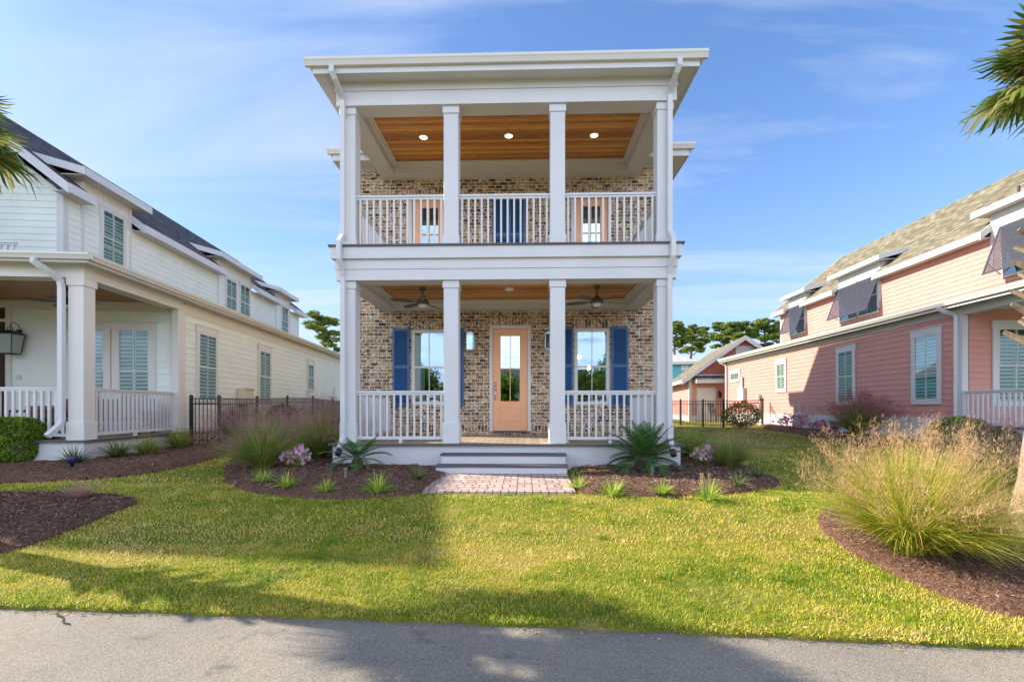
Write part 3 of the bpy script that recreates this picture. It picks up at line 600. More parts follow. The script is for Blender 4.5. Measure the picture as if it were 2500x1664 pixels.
# body walls with openings
def wallholes(mb,u0,u1,z0,z1,holes,T,depth=.12):
    us=sorted({u0,u1,*[h[0] for h in holes],*[h[1] for h in holes]}); zs=sorted({z0,z1,*[h[2] for h in holes],*[h[3] for h in holes]})
    for i in range(len(us)-1):
        for j in range(len(zs)-1):
            cu_,cz_=(us[i]+us[i+1])/2,(zs[j]+zs[j+1])/2
            if any(h[0]<cu_<h[1] and h[2]<cz_<h[3] for h in holes): continue
            mb.add([T(us[i],zs[j],0),T(us[i+1],zs[j],0),T(us[i+1],zs[j+1],0),T(us[i],zs[j+1],0)],[(0,1,2,3)])
    for h in holes:
        a,b,c,d=h
        for p,q in (((a,c),(a,d)),((b,c),(b,d)),((a,c),(b,c)),((a,d),(b,d))):
            mb.add([T(p[0],p[1],0),T(q[0],q[1],0),T(q[0],q[1],-depth),T(p[0],p[1],-depth)],[(0,1,2,3)])
TM=lambda u,z,n:(u,YW-n,z)
def fw(px,py=0): return front(MAIN,px,py,YW)
def rect(a,b,t,bt): return (fw(a)[0],fw(b)[0],fw(0,bt)[1] if 0 else CZ-(bt-HY)/F*YW, CZ-(t-HY)/F*YW)
doorR=rect(1195,1296,793.5,1052); winL=rect(1004,1091,803,988); winR=rect(1402,1489,802,988)
ud1=rect(998,1096,479,683.5); ud2=rect(1394,1492,479,683.5)
ud1=(ud1[0],ud1[1],UZ,ud1[3]); ud2=(ud2[0],ud2[1],UZ,ud2[3])
m=MB(); wallholes(m,WL,WR,-.2,7.40,[doorR,winL,winR,ud1,ud2],TM)
m.box(WL,WL+.12,YW+.13,24.2,-.2,7.4); m.box(WR-.12,WR,YW+.13,24.2,-.2,7.4); m.box(WL,WR,24.2,24.32,-.2,7.4)
m.add([(WL,YW,-.2),(WL,YW+.13,-.2),(WL,YW+.13,7.4),(WL,YW,7.4)],[(0,1,2,3)]); m.add([(WR,YW,-.2),(WR,YW+.13,-.2),(WR,YW+.13,7.4),(WR,YW,7.4)],[(0,1,2,3)])
fix(m.build('wall',brick,H))
m=MB(); m.box(WL+.13,WR-.13,15.2,15.3,0,7.3); m.box(WL+.13,WR-.13,YW+.14,15.19,3.9,4.1); m.box(WL+.13,WR-.13,YW+.14,15.19,.3,.5); m.box(WL+.13,WR-.13,YW+.14,15.19,7.2,7.3)
for x in (-2.2,1.2): m.box(x,x+.1,YW+.13,15.1,.51,3.89)
fix(m.build('inner_wall',room,H))
# soldier courses
m=MB()
def sol(u0,u1,z0,z1):
    m=MB(); tbox(m,TM,u0,u1,z0,z1,-.05,.006); fix(m.build('brick_soldier_course',brick_s,H))
for w_ in (winL,winR): sol(w_[0]-.04,w_[1]+.04,w_[3]+.004,w_[3]+.216)
for w_ in (ud1,ud2): sol(w_[0]-.04,w_[1]+.04,w_[3]+.004,w_[3]+.216)
sol(doorR[0]-.04,doorR[1]+.04,doorR[3]+.004,doorR[3]+.216)
sol(WL+.0,doorR[0]-.002,.63,.845); sol(doorR[1]+.002,WR,.63,.845); sol(doorR[0],doorR[1],FZ+.012,doorR[2]-.002)
# eaves of the body
oe=.44
m=MB(); m.box(WL-oe,WR+oe,YW-oe+.02,YW-.002,7.47,7.50) ; m.box(WL-oe,WL,YW-.002,24.6,7.47,7.50); m.box(WR,WR+oe,YW-.002,24.6,7.47,7.50); fix(m.build('soffit',white,H))
m=MB(); m.box(WL-.02,WR+.02,YW-.025,YW-.001,7.40,7.469); m.box(WL-.02,WL-.001,YW,24.3,7.30,7.469); m.box(WR+.001,WR+.02,YW,24.3,7.30,7.469); fix(m.build('frieze',white,H))
m=MB(); m.box(WL-oe-.02,WR+oe+.02,YW-oe,YW-oe+.019,7.46,7.62); m.box(WL-oe-.02,WL-oe-.001,YW-oe+.02,24.6,7.46,7.62); m.box(WR+oe+.001,WR+oe+.02,YW-oe+.02,24.6,7.46,7.62); fix(m.build('fascia_board',white,H))
m=MB(); gutter(m,(WL-oe-.13,YW-oe),(WR+oe+.13,YW-oe),(0,-1),7.61,7.74,.11); gutter(m,(WL-oe-.02,YW-oe),(WL-oe-.02,24.6),(-1,0),7.61,7.738,.11); gutter(m,(WR+oe+.02,YW-oe),(WR+oe+.02,24.6),(1,0),7.61,7.738,.11); fix(m.build('gutter',cream,H))
m=MB(); xm=(WL+WR)/2; r1=12.75
m.add([(WL-oe,YW-oe,7.66),(WR+oe,YW-oe,7.66),(WR+oe,17,7.66),(WL-oe,17,7.66),(xm+1.5,16,8.7),(xm-1.5,16,8.7)],[(0,1,4,5),(1,2,4),(0,5,3)])
m.prism([(WL-oe,16.9,7.66),(WR+oe,16.9,7.66),(xm,16.9,r1)],(0,6.6,0)); fix(m.build('roof',shd,H))
# front door
def door(par,T,R_,fixit,glz,col,upper=False,hinge=1):
    a,b,c,d=R_; m=MB(); t=.085
    tbox(m,T,a,a+t,c,d,-.08,.02); tbox(m,T,b-t,b,c,d,-.08,.02); tbox(m,T,a+t,b-t,d-t,d,-.08,.018)
    fr=m.build('door_frame',cream,par); fixit(fr)
    a+=t+.005;b-=t+.005;d-=t+.005; w=b-a; h=d-c; m=MB()
    gl0=c+h*.285; gl1=d-.165; st=w*.2
    tbox(m,T,a,a+st,c+.01,d,-.06,-.012); tbox(m,T,b-st,b,c+.01,d,-.06,-.012); tbox(m,T,a+st,b-st,gl1,d,-.06,-.012); tbox(m,T,a+st,b-st,c+.01,gl0,-.06,-.012)
    for (p,q,r,s_) in ((a+st-.012,a+st+.02,gl0-.012,gl1+.012),(b-st-.02,b-st+.012,gl0-.012,gl1+.012)): tbox(m,T,p,q,r,s_,-.06,-.002)
    tbox(m,T,a+st+.02,b-st-.02,gl0-.012,gl0+.02,-.06,-.002); tbox(m,T,a+st+.02,b-st-.02,gl1-.02,gl1+.012,-.06,-.002)
    pb0,pb1=c+h*.09,c+h*.235
    for (p,q,r,s_) in ((a+st-.02,a+st,pb0,pb1),(b-st,b-st+.02,pb0,pb1)): tbox(m,T,p,q,r,s_,-.05,-.004)
    tbox(m,T,a+st,b-st,pb0,pb0+.02,-.05,-.004); tbox(m,T,a+st,b-st,pb1-.02,pb1,-.05,-.004); tbox(m,T,a+st+.05,b-st-.05,pb0+.05,pb1-.05,-.05,-.006)
    um=(a+b)/2; zm=(gl0+gl1)/2
    tbox(m,T,um-.011,um+.011,gl0+.02,gl1-.02,-.045,-.006); tbox(m,T,a+st+.02,b-st-.02,zm-.011,zm+.011,-.045,-.007)
    dr=m.build('door',col,par,bevel=.003); fixit(dr)
    g=MB(); g.add([T(a+st,gl0,-.035),T(b-st,gl0,-.035),T(b-st,gl1,-.035),T(a+st,gl1,-.035)],[(0,1,2,3)]); g.build('pane',glz,dr)
    k=MB(); u=a+st*.35; z=c+h*.42
    tbox(k,T,u-.03,u+.03,z+.04,z+.14,-.012,.004); tbox(k,T,u-.028,u+.028,z-.09,z-.0,-.012,.004)
    k.tube([T(u,z-.02,0),T(u,z-.05,.05),T(u,z-.16,.055),T(u,z-.27,.05),T(u,z-.3,0)],.012,8); k.lathe([(.0,0),(.022,.004),(.022,.016),(0,.02)],10,T(u,z-.03,.02)); k.build('handle',nickel,dr,smooth=True)
    return dr
door(H,TM,doorR,fix,glassd,doorm)
m=MB(); tbox(m,TM,doorR[0]+.09,doorR[1]-.09,doorR[2]-.035,doorR[2]+.008,-.08,.045); fix(m.build('threshold',decke,H))
door(H,TM,ud1,fix,glass,doorm); door(H,TM,ud2,fix,glassd,doorm)
for w_ in (winL,winR):
    fix(window(H,TM,w_[0]+.05,w_[1]-.05,w_[2]+.05,w_[3]-.05,casing=0,recess=.035,gm=glass,tr=cream,rail=.5))
def shut(u0,u1,z0,z1,mids):
    m=MB(); louvers(m,TM,u0,u1,z0,z1,.008,.05,mids=mids); fix(m.build('shutter',bluem,H))
for (a,b,t,bt) in ((960,1000,801,990),(1093,1132.5,801,990),(1360,1399,799,989),(1492,1533,799,989)):
    r_=rect(a,b,t,bt); shut(r_[0],r_[1],r_[2],r_[3],(r_[2]+(r_[3]-r_[2])*.50,))
r_=rect(1202,1241,481,650); shut(r_[0],r_[1],r_[2],r_[3],(r_[2]+(r_[3]-r_[2])*.45,))
r_=rect(1242.5,1281.5,481,650); shut(r_[0],r_[1],r_[2],r_[3],(r_[2]+(r_[3]-r_[2])*.45,))
for px,py in ((966,993),(1127,993)):
    u,z=fw(px,py); m=MB(); m.tube([TM(u-.03,z+.03,.05),TM(u,z+.02,.06),TM(u,z-.03,.06),TM(u+.03,z-.07,.06),TM(u+.06,z-.05,.055)],.011,6); fix(m.build('shutter_hook',metalb,H,smooth=True))
for px,py in ((1037,1018),(1445,1013)):
    u,z=fw(px,py); m=MB(); tbox(m,TM,u-.035,u+.035,z-.06,z+.06,.006,.035); tbox(m,TM,u-.025,u+.025,z-.045,z+.045,.035,.05); fix(m.build('socket_cover',white,H))
# curtain and lamp inside the front windows
m=MB(); u0=winL[0]+.03
for k in range(10):
    a_=u0+k*.028; m.add([(a_,YW+.22+.02*(k%2),winL[2]),(a_+.028,YW+.22+.02*((k+1)%2),winL[2]),(a_+.028,YW+.22+.02*((k+1)%2),winL[3]),(a_,YW+.22+.02*(k%2),winL[3])],[(0,1,2,3)])
tag(m.build('curtain',curtain),'pale green curtain hanging inside the left ground floor window','curtain')
e=empty('pendant_lamp',(fw(1432)[0]+.05,YW+1.0,2.15)); tag(e,'lit pendant lamp seen through the right ground floor window','lamp')
m=MB(); m.tube([(0,0,.25),(0,0,1.7)],.008,5); m.tube([(-.12,0,.55),(.14,0,.25)],.012,6); m.build('rod',bronze,e)
for p in ((-.12,0,.5),(.14,0,.2)): m=MB(); m.lathe([(.02,-.06),(.05,-.03),(.05,.03),(.02,.06)],10,p); m.build('bulb',bulb,e,smooth=True)
# downspouts
def spout(sgn,x_):
    m=MB(); r=.062
    yo=YC-o-.07
    pts=[(x_+sgn*.07,yo,7.70),(x_+sgn*.07,yo,7.58),(x_+sgn*.04,yo+.06,7.50),(x_,YC-.12,7.33),(x_,YC-.075,7.26),(x_,YC-.075,4.64),(x_+sgn*.01,YC-.12,4.58),(x_+sgn*.02,YC-.215,4.46),(x_+sgn*.02,YC-.22,4.12),(x_+sgn*.0,YC-.14,3.98),(x_,YC-.11,3.92),(x_,YC-.065,3.80),(x_,YC-.065,.72),(x_,YC-.09,.62),(x_-sgn*.0,YC-.26,.42)]
    m.tube(pts,r,4,R(45),1.0); fix(m.build('downspout',white,H))
    k=MB(); k.tube([(x_,YC-.25,.43),(x_,YC-.33,.33)],.06,8); fix(k.build('drain_boot',blackp,H))
spout(-1,xl+.075); spout(1,xr-.075)
# lanterns at the door
def wall_lantern(px,py0,py1,label):
    u,z1=fw(px,py0); z0=fw(px,py1)[1]; h=z1-z0; w=.095
    e=empty('wall_lantern',(u,YW-.012,z0)); tag(e,label,'lantern','box lanterns beside the front door')
    m=MB(); m.box(-.06,.06,-.03,.0,h*.3,h+.1); m.box(-.02,.02,-.12,-.03,h+.03,h+.06); m.build('bracket',bronze,e)
    m=MB()
    for x in (-w,w-.014):
        for y in (-.21,-.044): m.box(x,x+.014,y,y+.014,.0,h)
    for z in (0,h-.02): 
        m.box(-w,w,-.21,-.196,z,z+.02); m.box(-w,w,-.044,-.03,z,z+.02); m.box(-w,-w+.014,-.196,-.044,z,z+.02); m.box(w-.014,w,-.196,-.044,z,z+.02)
    m.box(-w,w,-.21,-.03,h,h+.015); m.box(-w*.5,w*.5,-.17,-.07,h+.015,h+.05); m.build('cage',nickel,e)
    g=MB(); g.box(-w+.012,w-.012,-.198,-.042,.02,h-.02); g.build('glass',glass,e)
    b=MB(); b.tube([(0,-.12,.03),(0,-.12,h*.6)],.014,8); b.tube([(-.035,-.12,.03),(-.035,-.12,h*.45)],.01,6); b.tube([(.035,-.12,.03),(.035,-.12,h*.45)],.01,6); b.build('candle',frost,e)
wall_lantern(1150,816,856,'box lantern with clear glass on the brick left of the peach front door')
wall_lantern(1339,816,855,'box lantern partly behind the column right of the peach front door')
# ceiling lights
def ceil_light(px,py,z,on,label,grp,r=.085):
    D=(z-CZ)*F/(HY-py); la=(px-CX)/F*D; x,y=camw(la,D)
    e=empty('ceiling_light',(x,y,z-.001)); tag(e,label,'ceiling light',grp)
    m=MB(); m.lathe([(r*1.3,0),(r*1.3,-.008),(r*1.02,-.02),(r,-.012),(r,-.001)],20); m.build('trim_ring',white,e,smooth=True)
    m=MB(); m.lathe([(r*.99,-.006),(r*.9,-.011),(0.001,-.012)] if on else [(r*1.3,-.008),(r*1.1,-.045),(r*.5,-.065),(.001,-.068)],20); m.build('lens',lit if on else frost,e,smooth=True)
g_='recessed lights in the upper porch ceiling'
ceil_light(1034,334.5,7.45,True,'lit recessed light in the wood ceiling above the upper left bay',g_)
ceil_light(1242,331,7.45,True,'lit recessed light in the wood ceiling above the upper middle bay',g_)
ceil_light(1450.5,329.5,7.45,True,'lit recessed light in the wood ceiling above the upper right bay',g_)
ceil_light(1244,703,3.95,False,'unlit white dome light on the lower porch wood ceiling above the entrance',None,.095)
# ceiling fans
def fan(x,y,zc_,drop,rad,rot,label,grp,blm,nb=5):
    e=empty('ceiling_fan',(x,y,zc_-.001)); tag(e,label,'ceiling fan',grp)
    m=MB(); m.lathe([(.07,0),(.072,-.03),(.05,-.07),(.02,-.075)],16); m.tube([(0,0,-.06),(0,0,-drop+.12)],.014,8); m.build('down_rod',blm,e,smooth=True)
    m=MB(); m.lathe([(.02,-drop+.14),(.05,-drop+.10),(.12,-drop+.05),(.15,-drop),(.145,-drop-.04),(.11,-drop-.055)],20); m.build('motor',blm,e,smooth=True)
    m=MB(); m.lathe([(.108,-drop-.055),(.10,-drop-.085),(.06,-drop-.115),(.001,-drop-.125)],20); m.build('lamp_bowl',frost,e,smooth=True)
    c=MB(); c.tube([(.08,-.02,-drop-.05),(.08,-.02,-drop-.28)],.003,4); c.build('pull_chain',nickel,e)
    for k in range(nb):
        a=rot+k*2*math.pi/nb; m=MB(); prof=[(.12,.025),(.22,.04),(.35,.07),(.55,.075),(.66,.06),(rad,.02)]
        vs=[]
        for r_,w in prof:
            for s_ in (-1,1):
                for zz in (0,.008):
                    vs.append((math.cos(a)*r_-math.sin(a)*w*s_,math.sin(a)*r_+math.cos(a)*w*s_,-drop-.012+s_*w*.22+zz))
        fs=[]
        for i in range(len(prof)-1):
            b=i*4; fs+=[(b,b+4,b+6,b+2),(b+1,b+3,b+7,b+5),(b,b+1,b+5,b+4),(b+2,b+6,b+7,b+3)]
        m.add(vs,fs+[(0,2,3,1),(20,21,23,22)]); m.build('blade',blm,e)
for px,rot,lab in ((1032,R(-5),'grey fan on the lower porch ceiling left of the entrance, behind the left inner column'),(1457,R(15),'grey fan on the lower porch ceiling right of the entrance')):
    p=front(MAIN,px,0,10.45); fan(p[0],10.45,3.95,.33,.72,rot,lab,'ceiling fans of the brick house porch',fang)

# ================= LEFT MINT HOUSE =================
ax,ay=camw(-8.886,9.6)
LF=Frame(ax,ay,R(6.12))
L=empty('mint_house',(ax,ay,0),R(6.12)); tag(L,'pale mint lap sided house on the left with dark shingle roof and corner porch','house')
FLD=.56; LB=3.92; LW=3.21
T_side=lambda u,z,n:(n,u,z)             # side wall facing +X, u along depth
def TX(X): return lambda u,z,n:(X+n,u,z)
def TY(Y): return lambda u,z,n:(u,Y-n,z)
# lower side wall
m=MB(); siding(m,TX(-.03),LW+.15,19.9,.62,4.1,.178); siding(m,TY(LW),-10.5,-.12,FLD,4.2,.178); m.build('wall',mint,L)
m=MB(); m.box(-.28,-.035,LW+.1,19.9,-.1,4.3); m.box(-10.5,-.28,LW+.01,LW+.25,-.1,4.3); m.box(-10.5,-.04,19.7,19.88,0,4.3); m.build('wall_core',mint,L)
m=MB(); m.box(-.04,.0,LW+.1,19.9,-.1,.62); m.build('foundation',brick,L)
m=MB(); m.box(-.16,.012,LW-.16,LW+.0,FLD,LB); m.box(-.03,.014,LW+.0,LW+.16,.5,4.1); m.box(-.03,.012,LW+.16,19.9,.55,.66); m.build('corner_board',cream,L)
# porch
m=MB(); m.box(-10,.06,-.06,LW,FLD-.03,FLD); m.build('deck',deckm,L)
m=MB(); m.box(-10,.1,-.1,-.06,FLD-.04,FLD+.002); m.box(.06,.1,-.06,LW,FLD-.04,FLD+.002); m.build('deck_edge',decke,L)
m=MB(); m.box(-10,.02,-.02,.02,-.2,FLD-.04); m.box(-.02,.02,.02,LW,-.2,FLD-.04); m.build('porch_skirt',white,L)
for X in (-.3,-4.2):
    m=MB(); m.box(X,X+.3,0,.3,FLD,LB); m.box(X-.025,X+.325,-.025,.325,FLD,FLD+.38); m.box(X-.025,X+.325,-.025,.325,LB-.16,LB); m.build('column',cream,L,bevel=.004)
railing(L,(-3.9,.15),(-.3,.15),FLD,1.66,sp=.14,bw=.045); railing(L,(-.15,.3),(-.15,LW-.16),FLD,1.66,sp=.14,bw=.045)
m=MB(); m.box(-10,.03,-.03,.32,LB,4.10); m.box(-.32,.03,.32,LW,LB,4.10); m.box(-10,.045,-.045,.3,4.10,4.17);m.box(-.3,.045,.3,LW,4.10,4.17); m.build('beam',cream,L)
m=MB(); m.box(-10,-.32,.32,LW-.03,4.12,4.15); m.build('porch_ceiling',plankmat('pine_ceiling',[(.25,.11,.025),(.36,.17,.045),(.46,.24,.07)],.09,'x',rough=.4,gap=.5),L)
m=MB(); m.box(-10,-.33,LW-.035,LW-.005,3.86,4.119); m.box(-.03,-.0,LW+.16,19.9,3.86,4.16); m.build('frieze',cream,L)
OG=.30
m=MB(); m.box(-10,OG,-OG,0,4.17,4.19); m.box(0,OG,0,20.3,4.17,4.19); m.build('soffit',white,L)
m=MB(); m.box(-10,OG+.02,-OG-.02,-OG,4.15,4.24); m.box(OG,OG+.02,-OG,20.3,4.15,4.24); m.build('fascia_board',white,L)
m=MB(); gutter(m,(-10,-OG-.02),(OG+.13,-OG-.02),(0,-1),4.20,4.32,.12); gutter(m,(OG+.02,-OG-.02),(OG+.02,20.35),(1,0),4.20,4.318,.12); m.build('gutter',cream,L)
m=MB(); m.add([(-10,-OG,4.29),(OG,-OG,4.29),(-3.0,LW,5.2),(-10,LW,5.2),(OG,20.3,4.29),(-3.0,20.3,5.2)],[(0,1,2,3),(1,4,5,2)]); m.build('lower_roof',shd,L)
m=MB(); m.tube([(-.62,-OG-.08,4.2),(-.62,-OG-.08,4.13),(-.56,-OG-.04,4.07),(-.42,-.20,3.93),(-.37,-.10,3.83),(-.37,-.07,3.7),(-.37,-.07,.98),(-.38,-.09,.88),(-.45,-.3,.66)],.065,4,R(45)); m.build('downspout',white,L)
# upper storey
XU=-3.05; XE=-2.65; EZ=6.97; RX=-7.0; RZ=10.62; SL=(RZ-7.17)/(XE-RX)
def roofz(X): return 7.17+(XE-X)*SL
m=MB(); siding(m,TX(XU),LW+.12,20.0,4.5,7.05,.178)
siding(m,TY(LW),-11,XU-.1,4.5,10.6,.178,rng=lambda z:(2*RX-XE+max(0,(z-7.0))/SL-.0, XU-.0-max(0,(z-7.05))/SL)); m.build('upper_wall',mint,L)
m=MB(); m.box(-10.9,XU-.04,LW+.02,19.95,4.4,7.1); m.build('wall_core',mint,L)
m=MB(); m.box(XU-.14,XU+.025,LW-.025,LW+.14,4.4,7.0); m.box(XU-.0,XU+.022,19.86,20.0,4.4,7.0); m.build('corner_board',white,L)
DZ0,DZ1=7.66,7.87
def dspan(pxa,pxb,X): return side(LF,pxa,700,X)[0],side(LF,pxb,700,X)[0]
LD=[dspan(208,370,XE),dspan(543,640,XE),dspan(683,729,XE)]       # extent of the dormer roofs
ov=.35
YR0,YR1=LW-.33,20.4
def slab(mb,X0,X1,Y0,Y1,zf,th=.16):
    mb.add([(X0,Y0,zf(X0)),(X1,Y0,zf(X1)),(X1,Y1,zf(X1)),(X0,Y1,zf(X0)),(X0,Y0,zf(X0)-th),(X1,Y0,zf(X1)-th),(X1,Y1,zf(X1)-th),(X0,Y1,zf(X0)-th)],[(0,1,2,3),(7,6,5,4),(0,4,5,1),(1,5,6,2),(2,6,7,3),(3,7,4,0)])
rf=MB(); slab(rf,-3.95,RX,YR0,YR1,roofz); slab(rf,2*RX-XE,RX,YR0,YR1,lambda X:roofz(2*RX-X))
cuts=[(a+ov,b-ov) for a,b in LD]; segs=[]; y=YR0
for a,b in cuts: segs.append((y,a)); y=b
segs.append((y,YR1))
for a,b in segs: slab(rf,XE,-3.951,a,b,roofz)
# front wing of the same house, beyond the left edge of the picture
slab(rf,-4.75,-7.15,-.32,YR0-.01,lambda X:RZ+.04-(X+7.15)*SL); slab(rf,-9.55,-7.15,-.32,YR0-.01,lambda X:RZ+.04+(X+7.15)*SL)
rf.build('roof',shd,L)
m=MB(); m.prism([(-5.1,.2,0),(-9.2,.2,0),(-9.2,.2,8.7),(-7.15,.2,10.4),(-5.1,.2,8.7)],(0,2.9,0)); m.build('wing_wall',mint,L)
for a,b in segs:
    f=MB(); f.box(XE,XE+.03,a-.0,b+.0,EZ-.02,7.19); f.box(XU+.01,XE,a,b,EZ,EZ+.02); f.build('fascia_board',white,L)
def rake(mb,Y,X0,X1,zf,w=.04,hh=.24,up=.02):
    mb.add([(X0,Y,zf(X0)+up),(X1,Y,zf(X1)+up),(X1,Y+w,zf(X1)+up),(X0,Y+w,zf(X0)+up),(X0,Y,zf(X0)-hh),(X1,Y,zf(X1)-hh),(X1,Y+w,zf(X1)-hh),(X0,Y+w,zf(X0)-hh)],[(0,1,2,3),(7,6,5,4),(0,4,5,1),(1,5,6,2),(2,6,7,3),(3,7,4,0)])
def rk(par,*a): f=MB(); rake(f,*a); f.build('rake_board',white,par)
rk(L,YR0-.045,XE+.03,RX,roofz); rk(L,YR1,XE+.03,RX,roofz)
for (a,b) in segs:
    if a>YR0: rk(L,a-.03,XE+.03,-3.3,roofz)
for i,(a,b) in enumerate(LD):
    d=MB(); dz=lambda X:DZ1+(XE-X)*.27
    slab(d,XE-.02,-4.15,a+.02,b-.02,dz,.05); dr=d.build('dormer_roof',shd,L)
    w=MB(); w.box(XE-.02,XE+.015,a,b,DZ0,DZ1+.01); rake(w,a-.02,XE+.015,-4.05,dz,.035,.2,.01); rake(w,b-.015,XE+.015,-4.05,dz,.035,.2,.01); w.box(XU-.5,XE-.02,a+.03,b-.03,DZ0+.02,DZ0+.04)
    w.build('fascia_board',white,L)
    c=MB(); c.box(XU-.9,XU+.006,a+ov,b-ov,6.9,DZ0+.02); c.build('dormer_wall',cream,L)
    tr_=MB(); tr_.box(XU,XU+.03,a+ov-.0,a+ov+.1,4.5,DZ0); tr_.box(XU,XU+.03,b-ov-.1,b-ov,4.5,DZ0); tr_.build('corner_trim',cream,L)
def swin(fr,par,T,X,px0,px1,py0,py1,**k):
    t0,za=side(fr,px0,py0,X); t1,_=side(fr,px1,py0,X); tm=(t0+t1)/2; pxm=(px0+px1)/2
    _,z1=side(fr,pxm,py0,X); _,z0=side(fr,pxm,py1,X)
    return window(par,T,min(t0,t1),max(t0,t1),z0,z1,**k)
kw=dict(tr=cream,gm=glass2)
swin(LF,L,TX(-.014),0,485,528,817,978,head=.2,**kw); swin(LF,L,TX(-.014),0,633.5,660,858,981,head=.2,**kw); swin(LF,L,TX(-.014),0,752,765.5,890,952,head=.2,**kw)
swin(LF,L,TX(XU+.01),XU,248,301,522,652,casing=.09,head=.05,**kw)
swin(LF,L,TX(XU+.01),XU,551,576,684,772,casing=.09,head=.05,**kw); swin(LF,L,TX(XU+.01),XU,585,608,698,782,casing=.09,head=.05,**kw); swin(LF,L,TX(XU+.01),XU,687,702,750,818,casing=.08,head=.05,**kw)
# porch back wall window, door
def fr_(px,py): return front(LF,px,py,LW)
for a,b in ((183,257),(291,367)):
    u0,z1=fr_(a,803); u1,z0=fr_(b,803)[0],fr_(330,1008)[1]
    window(L,TY(LW-.015),u0,u1,z0,z1,casing=.16 if a>200 else .16,head=.17,tr=cream,gm=glass2,blind='slat')
cu0=fr_(296,805)[0]; 
u0,z1=fr_(-70,785); u1,z0=fr_(18,785)[0],FLD+.02
m=MB(); m.box(u0-.0,u1+.0,LW-.07,LW-.02,z0,z1); dd=m.build('door',bronze,L)
m=MB(); m.box(u0+.13,u1-.13,LW-.074,LW-.071,z0+.3,z1-.14); m.build('pane',glass2,dd)
m=MB(); m.box(u1,u1+.13,LW-.06,LW-.015,FLD,z1+.55); m.box(u0,u1,LW-.06,LW-.015,z1+.38,z1+.55); m.box(u0,u1,LW-.062,LW-.015,z1,z1+.08); m.build('door_frame',cream,L)
m=MB(); m.box(u0,u1,LW-.04,LW-.016,z1+.08,z1+.38); m.build('transom_window',bronze,L)
# plumbing vent
tt,zz=side(LF,206,402,-4.0)
m=MB(); m.tube([(-4.1,tt,roofz(-4.1)-.1),(-4.1,tt,roofz(-4.1)+.45)],.045,8); m.build('vent_pipe',metalb,L)
# lantern on left porch
u,z1=fr_(50,818); _,z0=fr_(50,866); wx,wy=LF.w(u,LW-.02)
e=empty('wall_lantern',(wx,wy,z0),R(6.12)); tag(e,'large black tapered lantern on the mint porch wall beside the dark door','lantern')
h=z1-z0; m=MB(); tw,bw_=.24,.18
P=lambda s,t_,r:(s*r,-.28+t_*r,0)
for sx_,sy_ in ((-1,-1),(1,-1),(-1,1),(1,1)): m.bar((sx_*bw_*.8,-.26+sy_*.13,0),(sx_*tw*.85,-.26+sy_*.18,h-.02),.014)
for z_,r_,q_ in ((0,bw_*.8,.13),(h-.02,tw*.85,.18)):
    for a_,b_ in (((-r_,-.26-q_),(r_,-.26-q_)),((-r_,-.26+q_),(r_,-.26+q_)),((-r_,-.26-q_),(-r_,-.26+q_)),((r_,-.26-q_),(r_,-.26+q_))): m.bar((*a_,z_),(*b_,z_),.02)
m.add([(-tw,-.46,h),(tw,-.46,h),(tw,-.06,h),(-tw,-.06,h),(-.06,-.3,h+.09),(.06,-.3,h+.09),(.06,-.22,h+.09),(-.06,-.22,h+.09)],[(0,1,5,4),(1,2,6,5),(2,3,7,6),(3,0,4,7),(4,5,6,7),(3,2,1,0)])
m.tube([(-.06+.0,-.26,h+.09),(-.06,-.26,h+.16),(0,-.26,h+.2),(.06,-.26,h+.16),(.06,-.26,h+.09)],.008,6); m.tube([(0,-.26,h+.09),(0,-.25,h+.25),(0,-.15,h+.32),(0,-.03,h+.25),(0,0,h+.1)],.009,6); m.box(-.06,.06,-.03,.01,h*.2,h+.14); m.build('cage',metalb,e)
m=MB(); m.add([(-bw_*.78,-.385,.01),(bw_*.78,-.385,.01),(tw*.83,-.435,h-.03),(-tw*.83,-.435,h-.03)],[(0,1,2,3)]); m.add([(bw_*.78,-.385,.01),(bw_*.78,-.135,.01),(tw*.83,-.085,h-.03),(tw*.83,-.435,h-.03)],[(0,1,2,3)]); m.build('glass',mat('lantern_glass',(.36,.40,.36),.15,.05),e)
c=MB(); c.tube([(0,-.26,.02),(0,-.26,h*.45)],.014,8); c.build('candle',frost,e)
u,z_=fr_(49,921); m=MB(); m.box(u-.05,u+.05,LW-.05,LW-.016,z_-.06,z_+.06); m.build('socket_cover',white,L)
px_,z_=front(LF,161,722,1.7); wx,wy=LF.w(px_,1.7); fan(wx,wy,4.12,.36,.72,R(8),'dark bronze fan on the mint house porch ceiling, half behind the corner column',None,bronze)
# wooden furniture behind the railing
def porch_table(pxa,pxb,ytop,Y,label,name,cat):
    u0,z1=front(LF,pxa,ytop,Y); u1=front(LF,pxb,ytop,Y)[0]; c=(u0+u1)/2; wx,wy=LF.w(c,Y); e=empty(name,(wx,wy,FLD),R(6.12)); tag(e,label,cat); w=(u1-u0)/2; h=z1-FLD
    m=MB(); m.box(-w,w,.5,.56,.35,h); m.build('backrest',redw,e); m=MB(); m.box(-w,w,0,.5,.34,.42); m.build('seat',redw,e)
    for sx_ in (-w,w-.07):
        m=MB(); m.box(sx_,sx_+.07,0,.07,0,.339); m.build('leg',redw,e); m=MB(); m.box(sx_,sx_+.07,.5,.561,0,.349); m.build('leg',redw,e)
    m=MB(); m.box(-w,-w+.07,-.02,.5,.56,.62); m.box(w-.07,w,-.02,.5,.56,.62); m.box(-w,-w+.07,0,.05,.42,.56); m.box(w-.07,w,0,.05,.42,.56); m.build('armrest',redw,e)
porch_table(112,340,972,1.9,'long brown wooden bench behind the white railing of the mint house porch','bench','bench')
porch_table(12,96,990,1.7,'small brown wooden chair left of the long bench on the mint house porch','porch_chair','chair')
